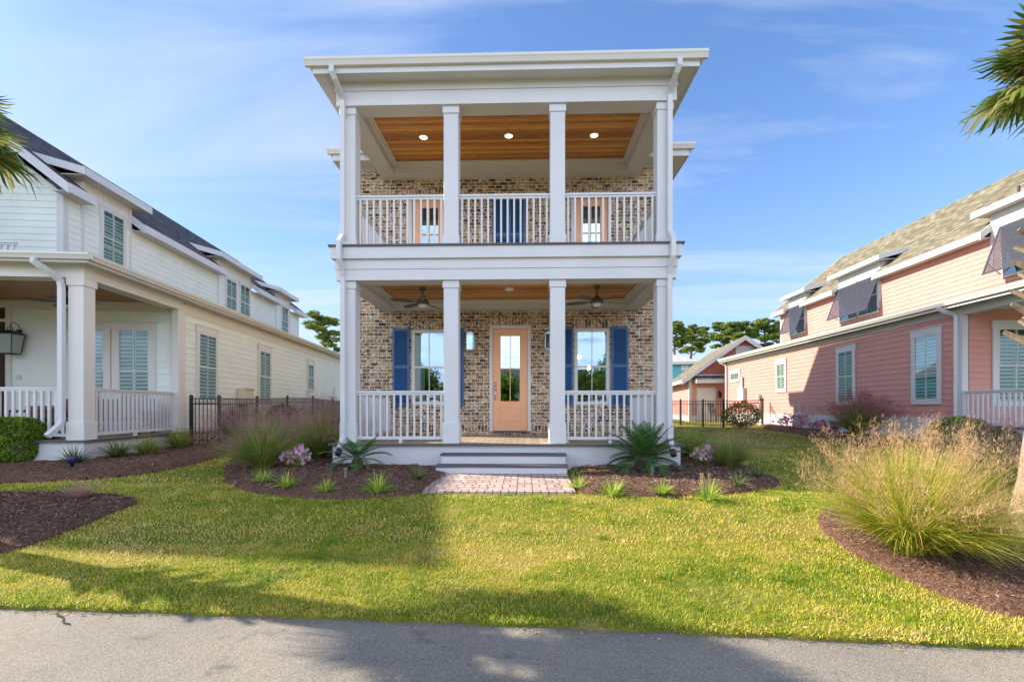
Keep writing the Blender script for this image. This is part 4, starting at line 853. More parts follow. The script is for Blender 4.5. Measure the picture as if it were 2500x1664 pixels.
# balcony railing at far left, above the porch
fa=front(LF,-20,0,1.2)[0]; fb=front(LF,40,0,1.2)[0]; zt_=front(LF,20,587,1.2)[1]
railing(L,(fb-4,LW-1.6),(front(LF,40,0,LW-1.6)[0],LW-1.6),front(LF,20,622,LW-1.6)[1]-.2,front(LF,30,590,LW-1.6)[1],sp=.14,bw=.045)
# box on the side wall
t0,z0=side(LF,579,976,0); t1,z1=side(LF,603,951,0); e=MB(); e.box(.0,.24,t0,t1,z0-.15,z1); e.box(.02,.3,t0+.05,t1-.05,z1,z1+.05); e=e.build('water_heater_box',beige); e.location=(ax,ay,0); e.rotation_euler=(0,0,R(6.12)); tag(e,'beige water heater box mounted on the mint side wall above the fence','heater')
t0,z0=side(LF,808,992,0); t1,z1=side(LF,816,968,0); e=MB(); e.box(.0,.16,t0,t1,z0,z1); e.tube([(.08,(t0+t1)/2,z1),(.08,(t0+t1)/2,z1+.5)],.02,6); e=e.build('meter_box',greyb); e.location=(ax,ay,0); e.rotation_euler=(0,0,R(6.12)); tag(e,'small grey meter box near the far end of the mint side wall','meter')

# ================= RIGHT PINK HOUSE =================
PD=13.09; px_o,py_o=camw((2347-CX)/F*PD,PD); ANG=R(-.97)
PF=Frame(px_o,py_o,ANG)
K=empty('pink_house',(px_o,py_o,0),ANG); tag(K,'salmon pink lap sided house on the right with tan roof and dark tilted awning shutters','house')
def TXm(X): return lambda u,z,n:(X-n,u,z)
KE=15.75; SB=.93
m=MB(); siding(m,TXm(.0),.0,KE,SB,4.02,.178); siding(m,TY(-.0),.2,9,SB-.3,4.1,.178); m.build('wall',pink,K)
m=MB(); m.box(.01,.2,.01,KE,.2,4.2); m.box(.2,9,.01,.2,.2,4.2); m.box(.01,9,KE-.02,KE,.2,4.2); m.build('wall_core',pink,K)
m=MB(); m.box(-.02,.01,-.0,KE,.0,SB); m.box(-.02,9,-5.2,-5.16,0,.72); m.box(-.02,.02,-5.16,-.001,0,.72); m.build('foundation',white,K)
m=MB(); m.box(-.03,.16,-.03,-.001,.6,4.05); m.box(-.032,-.002,-.03,.12,.8,4.05); m.box(-.03,-.002,KE-.12,KE+.01,.8,4.05); m.box(-.035,-.001,.12,KE-.12,3.86,4.06); m.build('corner_board',white,K)
m=MB(); m.box(.02,9,-5.1,-.02,.70,.73); m.build('deck',deckm,K); m=MB(); m.box(-.06,.02,-5.2,-.0,.69,.735); m.build('deck_edge',decke,K)
railing(K,(.08,-5.0),(.08,-.03),.73,1.70,sp=.14,bw=.045,base=.07)
m=MB(); m.box(-.02,.3,-5.2,-.031,3.86,4.08); m.build('beam',white,K); m=MB(); m.box(.3,8,-5.2,-.02,4.0,4.03); m.build('porch_ceiling',cream,K)
m=MB(); m.box(-.05,.25,-5.2,-4.9,.73,3.86); m.build('column',white,K)
OG2=.32
m=MB(); m.box(-OG2,.0,-5.6,KE+.35,4.08,4.10); m.build('soffit',white,K); m=MB(); m.box(-OG2-.02,-OG2,-5.6,KE+.35,4.05,4.17); m.build('fascia_board',white,K)
m=MB(); gutter(m,(-OG2-.02,-5.6),(-OG2-.02,KE+.4),(-1,0),4.13,4.27,.12); m.build('gutter',cream,K)
m=MB(); m.add([(-OG2,-5.6,4.22),(3.4,-5.6,5.3),(3.4,KE+.35,5.3),(-OG2,KE+.35,4.22)],[(0,1,2,3)]); m.build('lower_roof',sht,K)
m=MB(); m.tube([(-OG2-.08,.25,4.13),(-OG2-.08,.22,4.06),(-OG2+.0,.14,3.97),(-.12,.08,3.9),(-.09,.06,3.78),(-.09,.06,1.05),(-.1,.05,.6)],.06,4,R(45)); m.build('downspout',white,K)
m=MB(); m.tube([(-OG2-.08,KE+.2,4.13),(-OG2-.02,KE+.15,4.03),(-.12,KE+.0,3.9),(-.09,KE-.05,3.78),(-.09,KE-.05,.6)],.06,4,R(45)); m.build('downspout',white,K)
KU=3.4; KX=3.05; KR=7.4; KRZ=10.75; KS=(KRZ-7.17)/(KR-KX)
def kz(X): return 7.17+(X-KX)*KS
m=MB(); siding(m,TXm(KU),-6,KE+.3,4.8,7.05,.178); siding(m,TY(-6),3.5,11.2,4.8,10.6,.178,rng=lambda z:(KU+max(0,z-7.05)/KS,11.4-max(0,z-7.05)/KS)); m.build('upper_wall',pink,K)
m=MB(); m.box(KU+.02,11.2,-5.95,KE+.28,4.5,7.1); m.prism([(KU+.02,KE+.1,7.0),(11.4,KE+.1,7.0),(KR,KE+.1,10.4)],(0,.18,0)); m.build('wall_core',pink,K)
m=MB(); m.box(KU-.025,KU+.1,KE+.2,KE+.31,4.7,7.0); m.build('corner_board',white,K)
def ks(a,b,X): 
    p,q=side(PF,a,700,X)[0],side(PF,b,700,X)[0]; return min(p,q),max(p,q)
KD=[(-2.2,ks(2371,2380,KX)[1]),ks(2020,2145,KX),ks(1905,1963,KX)]; KD.sort()
ov=.34; KDZ0,KDZ1=7.74,7.93; YK0,YK1=-6.4,KE+.75
rf=MB(); slab(rf,4.4,KR,YK0,YK1,kz); slab(rf,2*KR-KX,KR,YK0,YK1,lambda X:kz(2*KR-X))
cuts=[(a+ov,b-ov) for a,b in KD]; segs=[]; y=YK0
for a,b in cuts: segs.append((y,a)); y=b
segs.append((y,YK1))
for a,b in segs: slab(rf,KX,4.399,a,b,kz)
rf.build('roof',sht,K)
for a,b in segs:
    f=MB(); f.box(KX-.03,KX,a,b,6.95,7.185); f.box(KX,KU-.02,a,b,EZ,EZ+.02); f.build('fascia_board',white,K)
for (a,b) in segs:
    if a>YK0: rk(K,a-.03,KX-.03,3.75,kz)
    if b<YK1: rk(K,b,KX-.03,3.75,kz)
rk(K,YK1,KX-.03,KR,kz)
tt=side(PF,2490,0,5)[0]
m=MB(); tv,_=side(PF,2487,440,4.6); m.tube([(4.6,tv,kz(4.6)-.1),(4.6,tv,kz(4.6)+.42)],.04,8); m.build('vent_pipe',metalb,K)
for i,(a,b) in enumerate(KD):
    d=MB(); dz=lambda X:KDZ1+(X-KX)*.27
    slab(d,KX+.02,4.55,a+.02,b-.02,dz,.05); d.build('dormer_roof',sht,K)
    w=MB(); w.box(KX-.015,KX+.02,a,b,KDZ0,KDZ1+.01); rake(w,a-.02,KX-.015,4.45,dz,.035,.19,.01); rake(w,b-.015,KX-.015,4.45,dz,.035,.19,.01); w.box(KX+.02,KU+.5,a+.03,b-.03,KDZ0+.02,KDZ0+.04); w.build('fascia_board',white,K)
    c=MB(); c.box(KU-.006,KU+.9,a+ov,b-ov,6.9,KDZ0+.02); c.build('dormer_wall',white,K)
    tr_=MB(); tr_.box(KU-.03,KU,a+ov,a+ov+.08,6.0,KDZ0); tr_.box(KU-.03,KU,b-ov-.08,b-ov,6.0,KDZ0); tr_.box(KU-.035,KU,a+ov,b-ov,7.3,KDZ0); tr_.build('corner_trim',white,K)
    # window and tilted awning shutter
    w0,w1=a+ov+.14,b-ov-.14
    if i==0: w0,w1=b-ov-.45-1.35,b-ov-.45
    n_=1 if i!=1 else 2
    for q in range(n_):
        a0=w0+(w1-w0)*q/n_+(.04 if q else 0); a1=w0+(w1-w0)*(q+1)/n_-(.04 if q<n_-1 else 0)
        window(K,TXm(KU-.024),a0,a1,5.55,7.15,casing=.08,head=.06,gm=glass2,bm=room,blind=None)
    sh=MB(); zt,zb=7.2,5.62; ex=.56
    Tt=lambda u,z,n:(KU-.06-(zt-z)/(zt-zb)*ex-n*.9,u,z)
    wa,wb=w0-.12,w1+.12
    fr__=.045
    tbox(sh,Tt,wa,wa+fr__,zb,zt,-.02,.02); tbox(sh,Tt,wb-fr__,wb,zb,zt,-.02,.02); tbox(sh,Tt,wa+fr__,wb-fr__,zt-fr__,zt,-.02,.018); tbox(sh,Tt,wa+fr__,wb-fr__,zb,zb+fr__,-.02,.018)
    if i==1: tbox(sh,Tt,(wa+wb)/2-.02,(wa+wb)/2+.02,zb+fr__,zt-fr__,-.02,.018)
    s_=sh.build('awning_shutter',darkblue,K); lv=MB(); z=zb+fr__+.01
    while z<zt-fr__-.02:
        tbox(lv,Tt,wa+fr__,wb-fr__,z,z+.033,-.012,.012); z+=.048
    lv.build('louvers',darkblue,s_)
    ar=MB()
    for u_ in (wa+.03,wb-.03): ar.bar((KU-.02,u_,5.6),(KU-.06-ex*.75,u_,zt-(zt-zb)*.75),.02)
    ar.build('shutter_arm',metalb,s_)
# lower windows
kw=dict(tr=white,gm=glass2,casing=.11,head=.2,sill=.13)
for q in ((2235,2293,818,976),(2048.5,2085,857,981),(1899,1918,888,951)): swin(PF,K,TXm(-.022),0,q[0],q[1],q[2],q[3],**kw)
swin(PF,K,TXm(-.022),0,1785,1806,910,927,tr=white,gm=glass2,casing=.09,head=.16,sill=.12,rail=1,munt=3)
u0,z1=front(PF,2433,802,0); u1=u0+1.0; z0=front(PF,2460,982,0)[1]
window(K,TY(-.022),u0,u1,z0,z1,tr=white,gm=glass2,casing=.14,head=.2,sill=.1)
def fixture(mb,name,m_,label,cat):
    e=mb.build(name,m_); e.location=(px_o,py_o,0); e.rotation_euler=(0,0,ANG); return tag(e,label,cat)
t0,z0=side(PF,1823,978,0); t1,z1=side(PF,1809,948,0); e=MB(); e.box(-.2,-.02,t0,t1,z0,z1); e.box(-.12,-.05,t0+.3,t0+.55,z1,3.0); fixture(e,'meter_cabinet',greyb,'grey electric panel on the far end of the pink side wall','meter')
t0,z0=side(PF,1857,973,0); e=MB(); e.tube([(-.08,t0,z0),(-.08,t0,z0+.22)],.14,10); e.box(-.12,-.02,t0-.09,t0+.09,z0-.9,z0-.3); e.box(-.06,-.03,t0-.02,t0+.02,z0-.3,z0); fixture(e,'electric_meter',greyb,'round grey electric meter on the pink wall beside the fence post','meter')
t0,z0=side(PF,1955,1020,-.25); e=MB(); e.lathe([(.02,.0),(.14,.04),(.15,.2),(.1,.3),(.03,.32)],12,(-.3,t0,z0-.05)); e.tube([(-.3,t0,z0+.2),(-.3,t0,z0+.5),(-.3,t0+.5,z0+.55)],.025,6); e.lathe([(.02,0),(.09,.03),(.09,.08),(.02,.12)],10,(-.3,t0+.5,z0+.5)); e.tube([(-.3,t0-.15,z0+.15),(-.3,t0-.35,z0+.15),(-.3,t0-.35,z0+.5),(-.3,t0-.55,z0+.5),(-.3,t0-.55,z0+.25),(-.3,t0-1.2,z0+.25),(-.3,t0-1.2,z0-.2)],.022,6); fixture(e,'gas_meter',greyb,'grey gas meter with pipes standing by the pink wall base','meter')

# ================= pink garage behind =================
GD=30.5; gx,gy=camw((1683-CX)/F*GD,GD); GA=R(-8.8); GF=Frame(gx,gy,GA); Q=empty('garage',(gx,gy,0),GA); tag(Q,'small pink gabled garage with coral shingle gable and white door behind the fence','garage')
zb=.38; ze=3.3; hw=front(GF,1813.5,0,0)[0]; za=5.72; gs=(za-ze)/hw
m=MB(); siding(m,TY(0),0,2*hw,zb+.35,ze,.178); siding(m,TXm(0),0,8,zb+.35,ze,.178); m.build('wall',pink,Q)
m=MB(); m.box(.01,2*hw,.01,8,0,ze); m.build('wall_core',pink,Q)
m=MB(); m.prism([(-.1,-.03,ze),(2*hw+.1,-.03,ze),(hw,-.03,za-.05)],(0,.2,0)); m.build('gable_shingles',pinkd,Q)
m=MB(); m.box(-.03,.12,-.03,-.001,0,ze); m.box(-.03,-.001,-.0,.12,0,ze); m.box(.12,2*hw,-.05,-.031,ze-.1,ze+.12); m.box(-.025,2*hw,-.022,-.0,0,zb+.34); m.box(-.025,-.001,.12,8,0,zb+.34); m.build('corner_board',white,Q)
m=MB(); gz=lambda X:za+.1-abs(X-hw)*gs
slab(m,-.5,hw,-.5,8.4,gz,.1); slab(m,2*hw+.5,hw,-.5,8.4,gz,.1); m.build('roof',sht,Q)
m=MB(); rake(m,-.55,-.55,hw,gz,.05,.28); rake(m,-.55,2*hw+.55,hw,gz,.05,.28); m.box(-.56,-.5,-.5,8.4,gz(-.5)-.2,gz(-.5)+.02); m.build('fascia_board',white,Q)
u0=front(GF,1704,0,0)[0]; u1=front(GF,1743,0,0)[0]; zd=front(GF,1720,949,0)[1]
m=MB(); m.box(u0,u1,-.06,-.03,zb,zd); dd=m.build('door',cream,Q); m=MB(); m.lathe([(.0,0),(.03,.01),(.03,.04),(0,.05)],8,(u1-.12,-.09,zb+1)); m.build('handle',nickel,dd)
m=MB(); m.box(u0-.1,u0,-.07,-.03,zb,zd+.1); m.box(u1,u1+.1,-.07,-.03,zb,zd+.1); m.box(u0,u1,-.07,-.03,zd,zd+.1); m.build('door_frame',white,Q)
a0=front(GF,1694,0,0)[0]; a1=front(GF,1762,0,0)[0]; m=MB(); m.box(a0,a1,-.8,-.06,zd+.35,zd+.6); aw=m.build('door_canopy',white,Q); m=MB(); m.add([(a0-.05,-.85,zd+.61),(a1+.05,-.85,zd+.61),(a1+.05,-.05,zd+.85),(a0-.05,-.05,zd+.85)],[(0,1,2,3)]); m.build('canopy_roof',shd,aw)
m=MB(); m.box(hw-.45,hw+.75,-.07,-.04,za-1.05,za-.5); m.build('gable_vent',white,Q)
g1,z_=front(GF,1756,960,0); wx,wy=GF.w(g1,-.03); e=empty('wall_lantern',(wx,wy,z_-.3),GA); tag(e,'small black lantern on the pink garage wall right of its white door','lantern'); m=MB(); m.box(-.05,.05,-.04,0,.1,.45); m.tube([(0,-.02,.4),(0,-.12,.5),(0,-.22,.38)],.02,6); m.lathe([(.03,.38),(.14,.28),(.1,.26),(.09,.05),(.02,.0)],10,(0,-.22,0)); m.build('cage',metalb,e)
# blue house further back, and teal gable behind the mint house
bx,by=camw((1655-CX)/F*46,46); B=empty('blue_house',(bx,by,0),R(-10)); tag(B,'turquoise house with pale hipped roof far behind the pink garage','house')
def zpy(py,D): return CZ+(HY-py)/F*D
m=MB(); m.box(-7,1.6,0,9,0,zpy(884,46)); m.build('wall',teal,B)
m=MB(); z0=zpy(884,46); m.add([(-7.4,-.4,z0),(2.1,-.4,z0),(2.1,9.4,z0),(-7.4,9.4,z0),(-3.5,3,zpy(842,49)),(-2.6,6,zpy(842,49))],[(0,1,4),(1,2,5,4),(2,3,5),(3,0,4,5),(3,2,1,0)]); m.build('roof',shl,B)
m=MB(); m.box(-7.45,2.15,-.45,-.38,z0-.25,z0+.03); m.build('fascia_board',white,B)
m=MB(); m.box(.3,1.0,-.05,-.01,zpy(905,46),zpy(890,46)); m.build('window',white,B)
bx,by=camw((850-CX)/F*40,40); B=empty('teal_house',(bx,by,0),R(4)); tag(B,'teal gabled house just peeking out above the mint house gutter','house')
za_=zpy(850,40); m=MB(); m.prism([(-3,0,0),(3,0,0),(3,0,za_-2.2),(0,0,za_-.3),(-3,0,za_-2.2)],(0,8,0)); m.build('wall',teal,B)
m=MB(); tz=lambda X:za_-abs(X)*.65; slab(m,-3.4,0,-.4,8.4,tz,.1); slab(m,3.4,0,-.4,8.4,tz,.1); m.build('roof',shl,B); m=MB(); rake(m,-.45,-3.4,0,tz,.05,.3); rake(m,-.45,3.4,0,tz,.05,.3); m.build('fascia_board',white,B)

# ================= FENCES =================
def fence(pts,label,mt,h=1.3,gate=None,sp=.10,z=None):
    e=empty('metal_fence',(pts[0][0],pts[0][1],0)); tag(e,label,'fence'); o=(-pts[0][0],-pts[0][1],0)
    for i,(x,y) in enumerate(pts):
        zz=GZ(x,y)-.05; ht=h+.1; m=MB(); m.box(x-.035,x+.035,y-.035,y+.035,zz,zz+ht); m.add([(x-.045,y-.045,zz+ht),(x+.045,y-.045,zz+ht),(x+.045,y+.045,zz+ht),(x-.045,y+.045,zz+ht),(x,y,zz+ht+.04)],[(0,1,4),(1,2,4),(2,3,4),(3,0,4),(3,2,1,0)]); p=m.build('post',mt,e); p.location=o
    for i in range(len(pts)-1):
        a=Vector((*pts[i],GZ(*pts[i])));b=Vector((*pts[i+1],GZ(*pts[i+1]))); m=MB(); d=(b-a); Ln=d.length
        for zz in (.12,h-.17,h-.02): m.bar(a+Vector((0,0,zz)),b+Vector((0,0,zz)),.03,.03)
        n=int(Ln/sp)
        for k in range(1,n): 
            p=a+d*k/n; m.box(p.x-.009,p.x+.009,p.y-.009,p.y+.009,p.z+.04,p.z+h-.02)
        q_=m.build('gate' if gate==i else 'picket_panel',mt,e); q_.location=o
fl=[camw((px-CX)/F*D,D) for px,D in ((467,12.75),(535,12.8),(627.7,15.0),(701.7,17.5),(764,20.2),(813,23.1),(850,26))]
fence(fl,'black metal picket fence between the mint house and the brick house',metalb)
fr2=[camw((px-CX)/F*D,D) for px,D in ((1600,26.5),(1661.7,24.2),(1716.5,22.6),(1765.8,22.3),(1862,23.7))]
fence(fr2,'dark metal picket fence with a gate beside the pink house',bronze,1.28,2,.11)

# ================= PLANTS =================
def clump(name,x,y,z,n,r,h,matl,label,cat,grp=None,plume=None,wid=.005,spread=1.0,lean=(0,0),arch=1.2,segs=5,pn=0,pl=.25,hmin=.55,th0=.05,pname='plumes'):
    e=empty(name,(x,y,z)); tag(e,label,cat,grp)
    az=RNG.uniform(0,6.28,n); rr=r*.22*np.sqrt(RNG.random(n)); P=np.stack([rr*np.cos(az),rr*np.sin(az),np.full(n,-.03)],1)
    u=RNG.random(n)**.8; Ls=h*RNG.uniform(hmin,1.08,n); t0=th0+u*spread*.75; dt=arch*u*RNG.uniform(.5,1.3,n)
    az2=az+RNG.normal(0,.35,n)
    dx=np.sin(t0)*np.cos(az2)+lean[0]*RNG.uniform(.4,1.2,n); dy=np.sin(t0)*np.sin(az2)+lean[1]*RNG.uniform(.4,1.2,n)
    az2=np.arctan2(dy,dx); t0=np.clip(np.hypot(dx,dy),0,1.4)
    v,q,a,tips=ribbons(P,az2,Ls,t0,dt,np.full(n,wid)*RNG.uniform(.6,1.4,n),segs,.1,None,.6)
    v[:,2]=np.maximum(v[:,2],-.02+.01*RNG.random(len(v))); a=np.where(np.repeat(RNG.random(n)<.12,(segs+1)*2),1.0,a)
    npmesh('blades',v,q,matl,e,a,True)
    if plume:
        # airy seed heads: many hair-fine branchlets round the top of some stems
        cand=np.where(u<.72)[0]; idx=RNG.choice(cand,min(pn,len(cand)),replace=False); k=60; T_=tips[idx]; st_=np.stack([np.cos(az2[idx])*np.sin(t0[idx]+dt[idx]*.7),np.sin(az2[idx])*np.sin(t0[idx]+dt[idx]*.7),np.cos(t0[idx]+dt[idx]*.7)],1)
        tt=RNG.uniform(-.7,.35,(len(idx),k)); base=(T_[:,None,:]+st_[:,None,:]*(tt*pl)[:,:,None]).reshape(-1,3); N=len(base)
        base+=RNG.normal(0,pl*.10,(N,3)); base[:,2]=np.maximum(base[:,2],.02)
        v,q,a,_=ribbons(base,RNG.uniform(0,6.28,N),pl*RNG.uniform(.08,.22,N),RNG.uniform(.1,1.5,N),RNG.uniform(-.5,.8,N),np.full(N,wid*.36),2,.3,None,.6)
        npmesh(pname,v,q,plume,e,a,True)
    return e
def at(px,py): x,y,_,D=G(px,py,.08); return x,y,GZ(x,y),D
# big golden grass on the right
x,y,z,D=at(2225,1350)
clump('muhly_grass',x,y,z,7000,.6,.97,muhly_y,'huge golden ornamental grass mound with tan plumes in the right mulch bed','ornamental grass',None,plume_t,.0075,1.15,(.22,0),1.25,7,560,.22,.5)
specs=[(642,1148,2600,1.12,muhly_g,'green ornamental grass clump behind the pink flowers, nearest the lawn corner','ornamental grasses beside the brick house',plume_p,420,(-.12,-.05)),
(775,1122,2600,1.15,muhly_g,'green ornamental grass clump touching the left side of the brick house porch','ornamental grasses beside the brick house',plume_p,420,(0,0)),
(1800-20,1142,1900,.72,muhly_g,'green grass clump right of the small lilac flowers beside the porch','ornamental grasses beside the brick house',plume_p,50,(.15,0)),
(1690,1118,1500,.72,muhly_g,'dark green grass clump close behind the right end of the brick house porch','ornamental grasses beside the brick house',None,0,(0,0)),
(2092,1064,1900,1.25,muhly_g,'dark reddish grass clump under the second window of the pink house','ornamental grasses beside the pink house',plume_r,620,(0,0)),
(2275,1070,1700,1.25,muhly_g,'dark reddish grass under the first window of the pink house, behind the golden mound','ornamental grasses beside the pink house',plume_r,620,(0,0)),
(362,1112,800,.5,muhly_g,'wispy olive grass tuft by the side railing of the mint house porch','grass tufts in the mint house bed',None,0,(0,0)),
(440,1096,900,.62,muhly_g,'wispy olive grass tuft beside the first black fence post','grass tufts in the mint house bed',None,0,(0,0)),
(600,1072,1500,.9,muhly_g,'reddish grass clump leaning through the black fence, nearest the gate post','reddish grasses behind the black fence',plume_r,520,(-.1,0)),
(690,1050,1500,1.0,muhly_g,'reddish grass clump behind the black fence, in the middle of its length','reddish grasses behind the black fence',plume_r,520,(0,0)),
(785,1040,1300,1.1,muhly_g,'reddish grass clump behind the black fence, next to the brick house','reddish grasses behind the black fence',plume_p,240,(0,0))]
for px,py,n,h,ml,lab,grp,pm,pn,ln in specs:
    x,y,z,D=at(px,py); clump('muhly_grass',x,y,z,n,.45,h,ml,lab,'ornamental grass',grp,pm,.006*max(1,D/9),1.05,ln,1.1,6,pn,.26)
x,y,z,D=at(2440,1190); clump('muhly_grass',x,y,z,1500,.5,.95,muhly_g,'sprawling pinkish grass behind the golden mound near the palm trunk','ornamental grass',None,plume_p,.007,1.4,(0,0),1.0,6,260,.3)
# liriope
li=[(642,1173,'broad'),(700,1184,'dense'),(796,1192,'small'),(923,1192,'largest'),(1020,1166,'sparse'),(1405,1152,'x'),(1412,1178,'x'),(1495,1190,'x'),(1617,1192,'x'),(1728,1200,'x'),(1798,1178,'x'),(1852,1160,'x')]
labs=['yellow green spiky grass plant at the left tip of the left front bed','yellow green spiky plant directly below the pink flowers','small spiky grass plant between the sago palm and the lawn','wide spiky grass plant below and right of the left sago palm','thin spiky plant beside the left end of the porch steps','dark spiky plant tight against the right end of the porch steps','bright spiky plant at the right edge of the paver path','bright rounded spiky plant, second from the path in the right bed','low spiky plant in front of the large sago palm','bright spiky plant with dry tan flower stalks in the right bed','small green spiky plant in the shade behind the one with tan stalks','thin spiky plant near the right tip of the right bed']
for i,(px,py,_) in enumerate(li):
    x,y,z,D=at(px,py+6); big=i in (3,7,9); dk=i in (4,5,10,11)
    e=clump('liriope',x,y,z,170 if big else (70 if dk else 110),.2,.34 if big else (.28 if i not in (2,8) else .24),lirid if dk else liri,labs[i],'plant','spiky border plants along the front beds',None,.013,1.5,(0,0),1.5,5)
    if i==9:
        m=MB()
        for k in range(6): m.tube([(random.uniform(-.04,.04),0,0),(random.uniform(-.12,.12),random.uniform(-.05,.05),.36)],.006,5)
        m.build('dry_stalks',mat('dry_stalk',(.45,.33,.16),.9),e)
for px,py,n,h,lab in ((180,1135,150,.45,'spiky plant in front of the mint house downspout'),(288,1120,260,.48,'wide dark green strappy plant right of the mint house corner column')):
    x,y,z,D=at(px,py); clump('liriope',x,y,z,n,.25,h,lirid,lab,'plant',None,None,.016,1.4,(0,0),1.3,5)
x,y,z,D=at(195,1215); clump('dry_grass',x,y,z,350,.3,.28,plume_p,'dry brown grass tuft in the left front mulch bed','plant',None,None,.006,1.6,(0,0),.6,4)
# sago palms
def sago(px,py,nf,Lf,label,th=.16,tilt=(.25,1.25)):
    x,y,z,D=at(px,py); e=empty('sago_palm',(x,y,z)); tag(e,label,'sago palm','sago palms in the front beds')
    m=MB(); m.lathe([(th*.7,-.05),(th,.02),(th*1.05,.12),(th*.6,.2),(.02,.24)],12); m.build('trunk',bark,e,smooth=True)
    # one frond in its own space, along +X, arching
    def frond(arch):
        P=[];d=0;p=np.array([0.,0.,0.]);n=28;st=Lf/n
        V=[];Qd=[];A=[]
        ths=np.linspace(0,-arch,n)
        pts=[p.copy()]; 
        for t in ths: p=p+np.array([math.cos(t)*st,0,math.sin(t)*st]); pts.append(p.copy())
        for i in range(4,n+1):
            f=i/n; L_=Lf*.26*math.sin(math.pi*min(1,.12+f*.88))**.7*(1 if f<.97 else .5); L_=max(L_,.03)
            t=ths[min(i,n-1)]; fwd=np.array([math.cos(t),0,math.sin(t)]); up=np.array([-math.sin(t),0,math.cos(t)])
            for s_ in (-1,1):
                d_=fwd*.62+np.array([0,s_*.8,0])+up*.38; d_/=np.linalg.norm(d_); b=pts[i]; w=.0115*(Lf/.9)
                k=len(V); ww=fwd*w; V+=[b-ww,b+ww,b+d_*L_*.6+ww*.8-up*.01,b+d_*L_*.6-ww*.8-up*.01,b+d_*L_-up*.04,b+d_*L_-up*.04]; Qd+=[(k,k+1,k+2,k+3),(k+3,k+2,k+5,k+4)]; r=random.random(); A+=[r]*6
        k0=len(V)
        for i in range(len(pts)):
            w=.009*(1-i/len(pts))+.002; V+=[pts[i]+np.array([0,-w,0.004]),pts[i]+np.array([0,w,0.004])]; A+=[.95,.95]
            if i: a=k0+2*i; Qd.append((a-2,a-1,a+1,a))
        return V,Qd,A
    base=[npmesh('frond',*frond(a)[:2],sagom,e,frond(a)[2],True) for a in ()]
    meshes=[]
    for a in (.25,.6,1.0):
        V,Qd,A=frond(a); o_=npmesh('frond',V,Qd,sagom,e,A,True); meshes.append(o_)
    for k in range(nf):
        f=(k+.5)/nf; az=k*2.39996+random.uniform(-.15,.15); el=R(84)*(1-f)+R(-2)*f if tilt is None else (math.pi/2-(tilt[0]+(tilt[1]-tilt[0])*f)); j=0 if f<.35 else (1 if f<.7 else 2)
        o_=meshes[j] if k in (int(nf*.2),int(nf*.5),int(nf*.85)) and meshes[j].get('u') is None else None
        if o_ is None: o_=meshes[j].copy(); COL.objects.link(o_)
        else: o_['u']=1
        o_.parent=e; o_.location=(math.cos(az)*th*.3,math.sin(az)*th*.3,.16+.03*(1-f)); s_=random.uniform(.85,1.08)*(.8+.2*min(1,f*3)); o_.scale=(s_,s_,s_); o_.rotation_euler=(random.uniform(-.2,.2),-el,az)
    for o_ in meshes:
        if o_.get('u') is None: bpy.data.objects.remove(o_)
        else: del o_['u']
sago(872,1148,24,.62,'smaller blue green sago palm in front of the left porch railing',.10,(.55,1.5))
sago(1572,1150,50,.80,'large dark green sago palm in front of the right porch railing',.17,(.10,1.55))
for px,py,lab,s_ in ((851,1163,'small grey stake light in front of the left sago palm',.9),(1587,1160,'small grey stake light in front of the large sago palm',.9)):
    x,y,z,D=at(px,py+6); m=MB(); m.box(-.02,.02,-.018,.018,-.05,.15); m.box(-.026,.026,-.024,.024,.12,.155); e=m.build('stake_light',stakem); e.location=(x,y-.12,z); tag(e,lab,'garden light','stake lights in front of the sago palms')
x,y,z,D=at(1627,1135); m=MB(); m.lathe([(.08,0),(.10,.05),(.115,.26),(.125,.27),(.125,.3),(.11,.3),(.10,.25)],14); e=m.build('plant_pot',blackp,smooth=True); e.location=(x,y,z-.02); tag(e,'black plastic pot beside the right end of the porch skirt','pot')
x,y,z,D=at(176,1146); m=MB(); m.lathe([(.03,-.05),(.03,.05),(.07,.07),(.085,.2),(.07,.21)],12); e=m.build('garden_spotlight',bluep,smooth=True); e.location=(x,y,z); tag(e,'dark blue garden spotlight below the mint house downspout','garden light')
# flowers
def cloud(n,c,r,size,rseed=None,shape='ball',shell=.5):
    a=RNG.normal(0,1,(n,3)); a/=np.linalg.norm(a,axis=1)[:,None]; rad=(shell+(1-shell)*RNG.random(n))**.6
    if shape=='box': a=RNG.uniform(-1,1,(n,3)); m_=np.argmax(np.abs(a),1); k=RNG.random(n)<.75; a[np.arange(n)[k],m_[k]]=np.sign(a[np.arange(n)[k],m_[k]])*RNG.uniform(.88,1,k.sum()); rad=1/np.maximum((np.abs(a)**4).sum(1)**.25,.9)
    p=a*rad[:,None]*np.array(r)+np.array(c); return p
def leaves(P,size,asp=.5):
    n=len(P); u=RNG.normal(0,1,(n,3)); u/=np.linalg.norm(u,axis=1)[:,None]; v=np.cross(u,RNG.normal(0,1,(n,3))); v/=np.linalg.norm(v,axis=1)[:,None]; s_=size*RNG.uniform(.6,1.3,n)
    u*=s_[:,None]; v*=(s_*asp)[:,None]; V=np.stack([P-u,P+v,P+u,P-v],1).reshape(-1,3); return V,np.arange(4*n).reshape(-1,4)
def leafobj(name,P,size,m_,e,asp=.5,r=None):
    V,Qd=leaves(P,size,asp); r=RNG.random(len(P)) if r is None else r; return npmesh(name,V,Qd,m_,e,np.repeat(r,4),True)
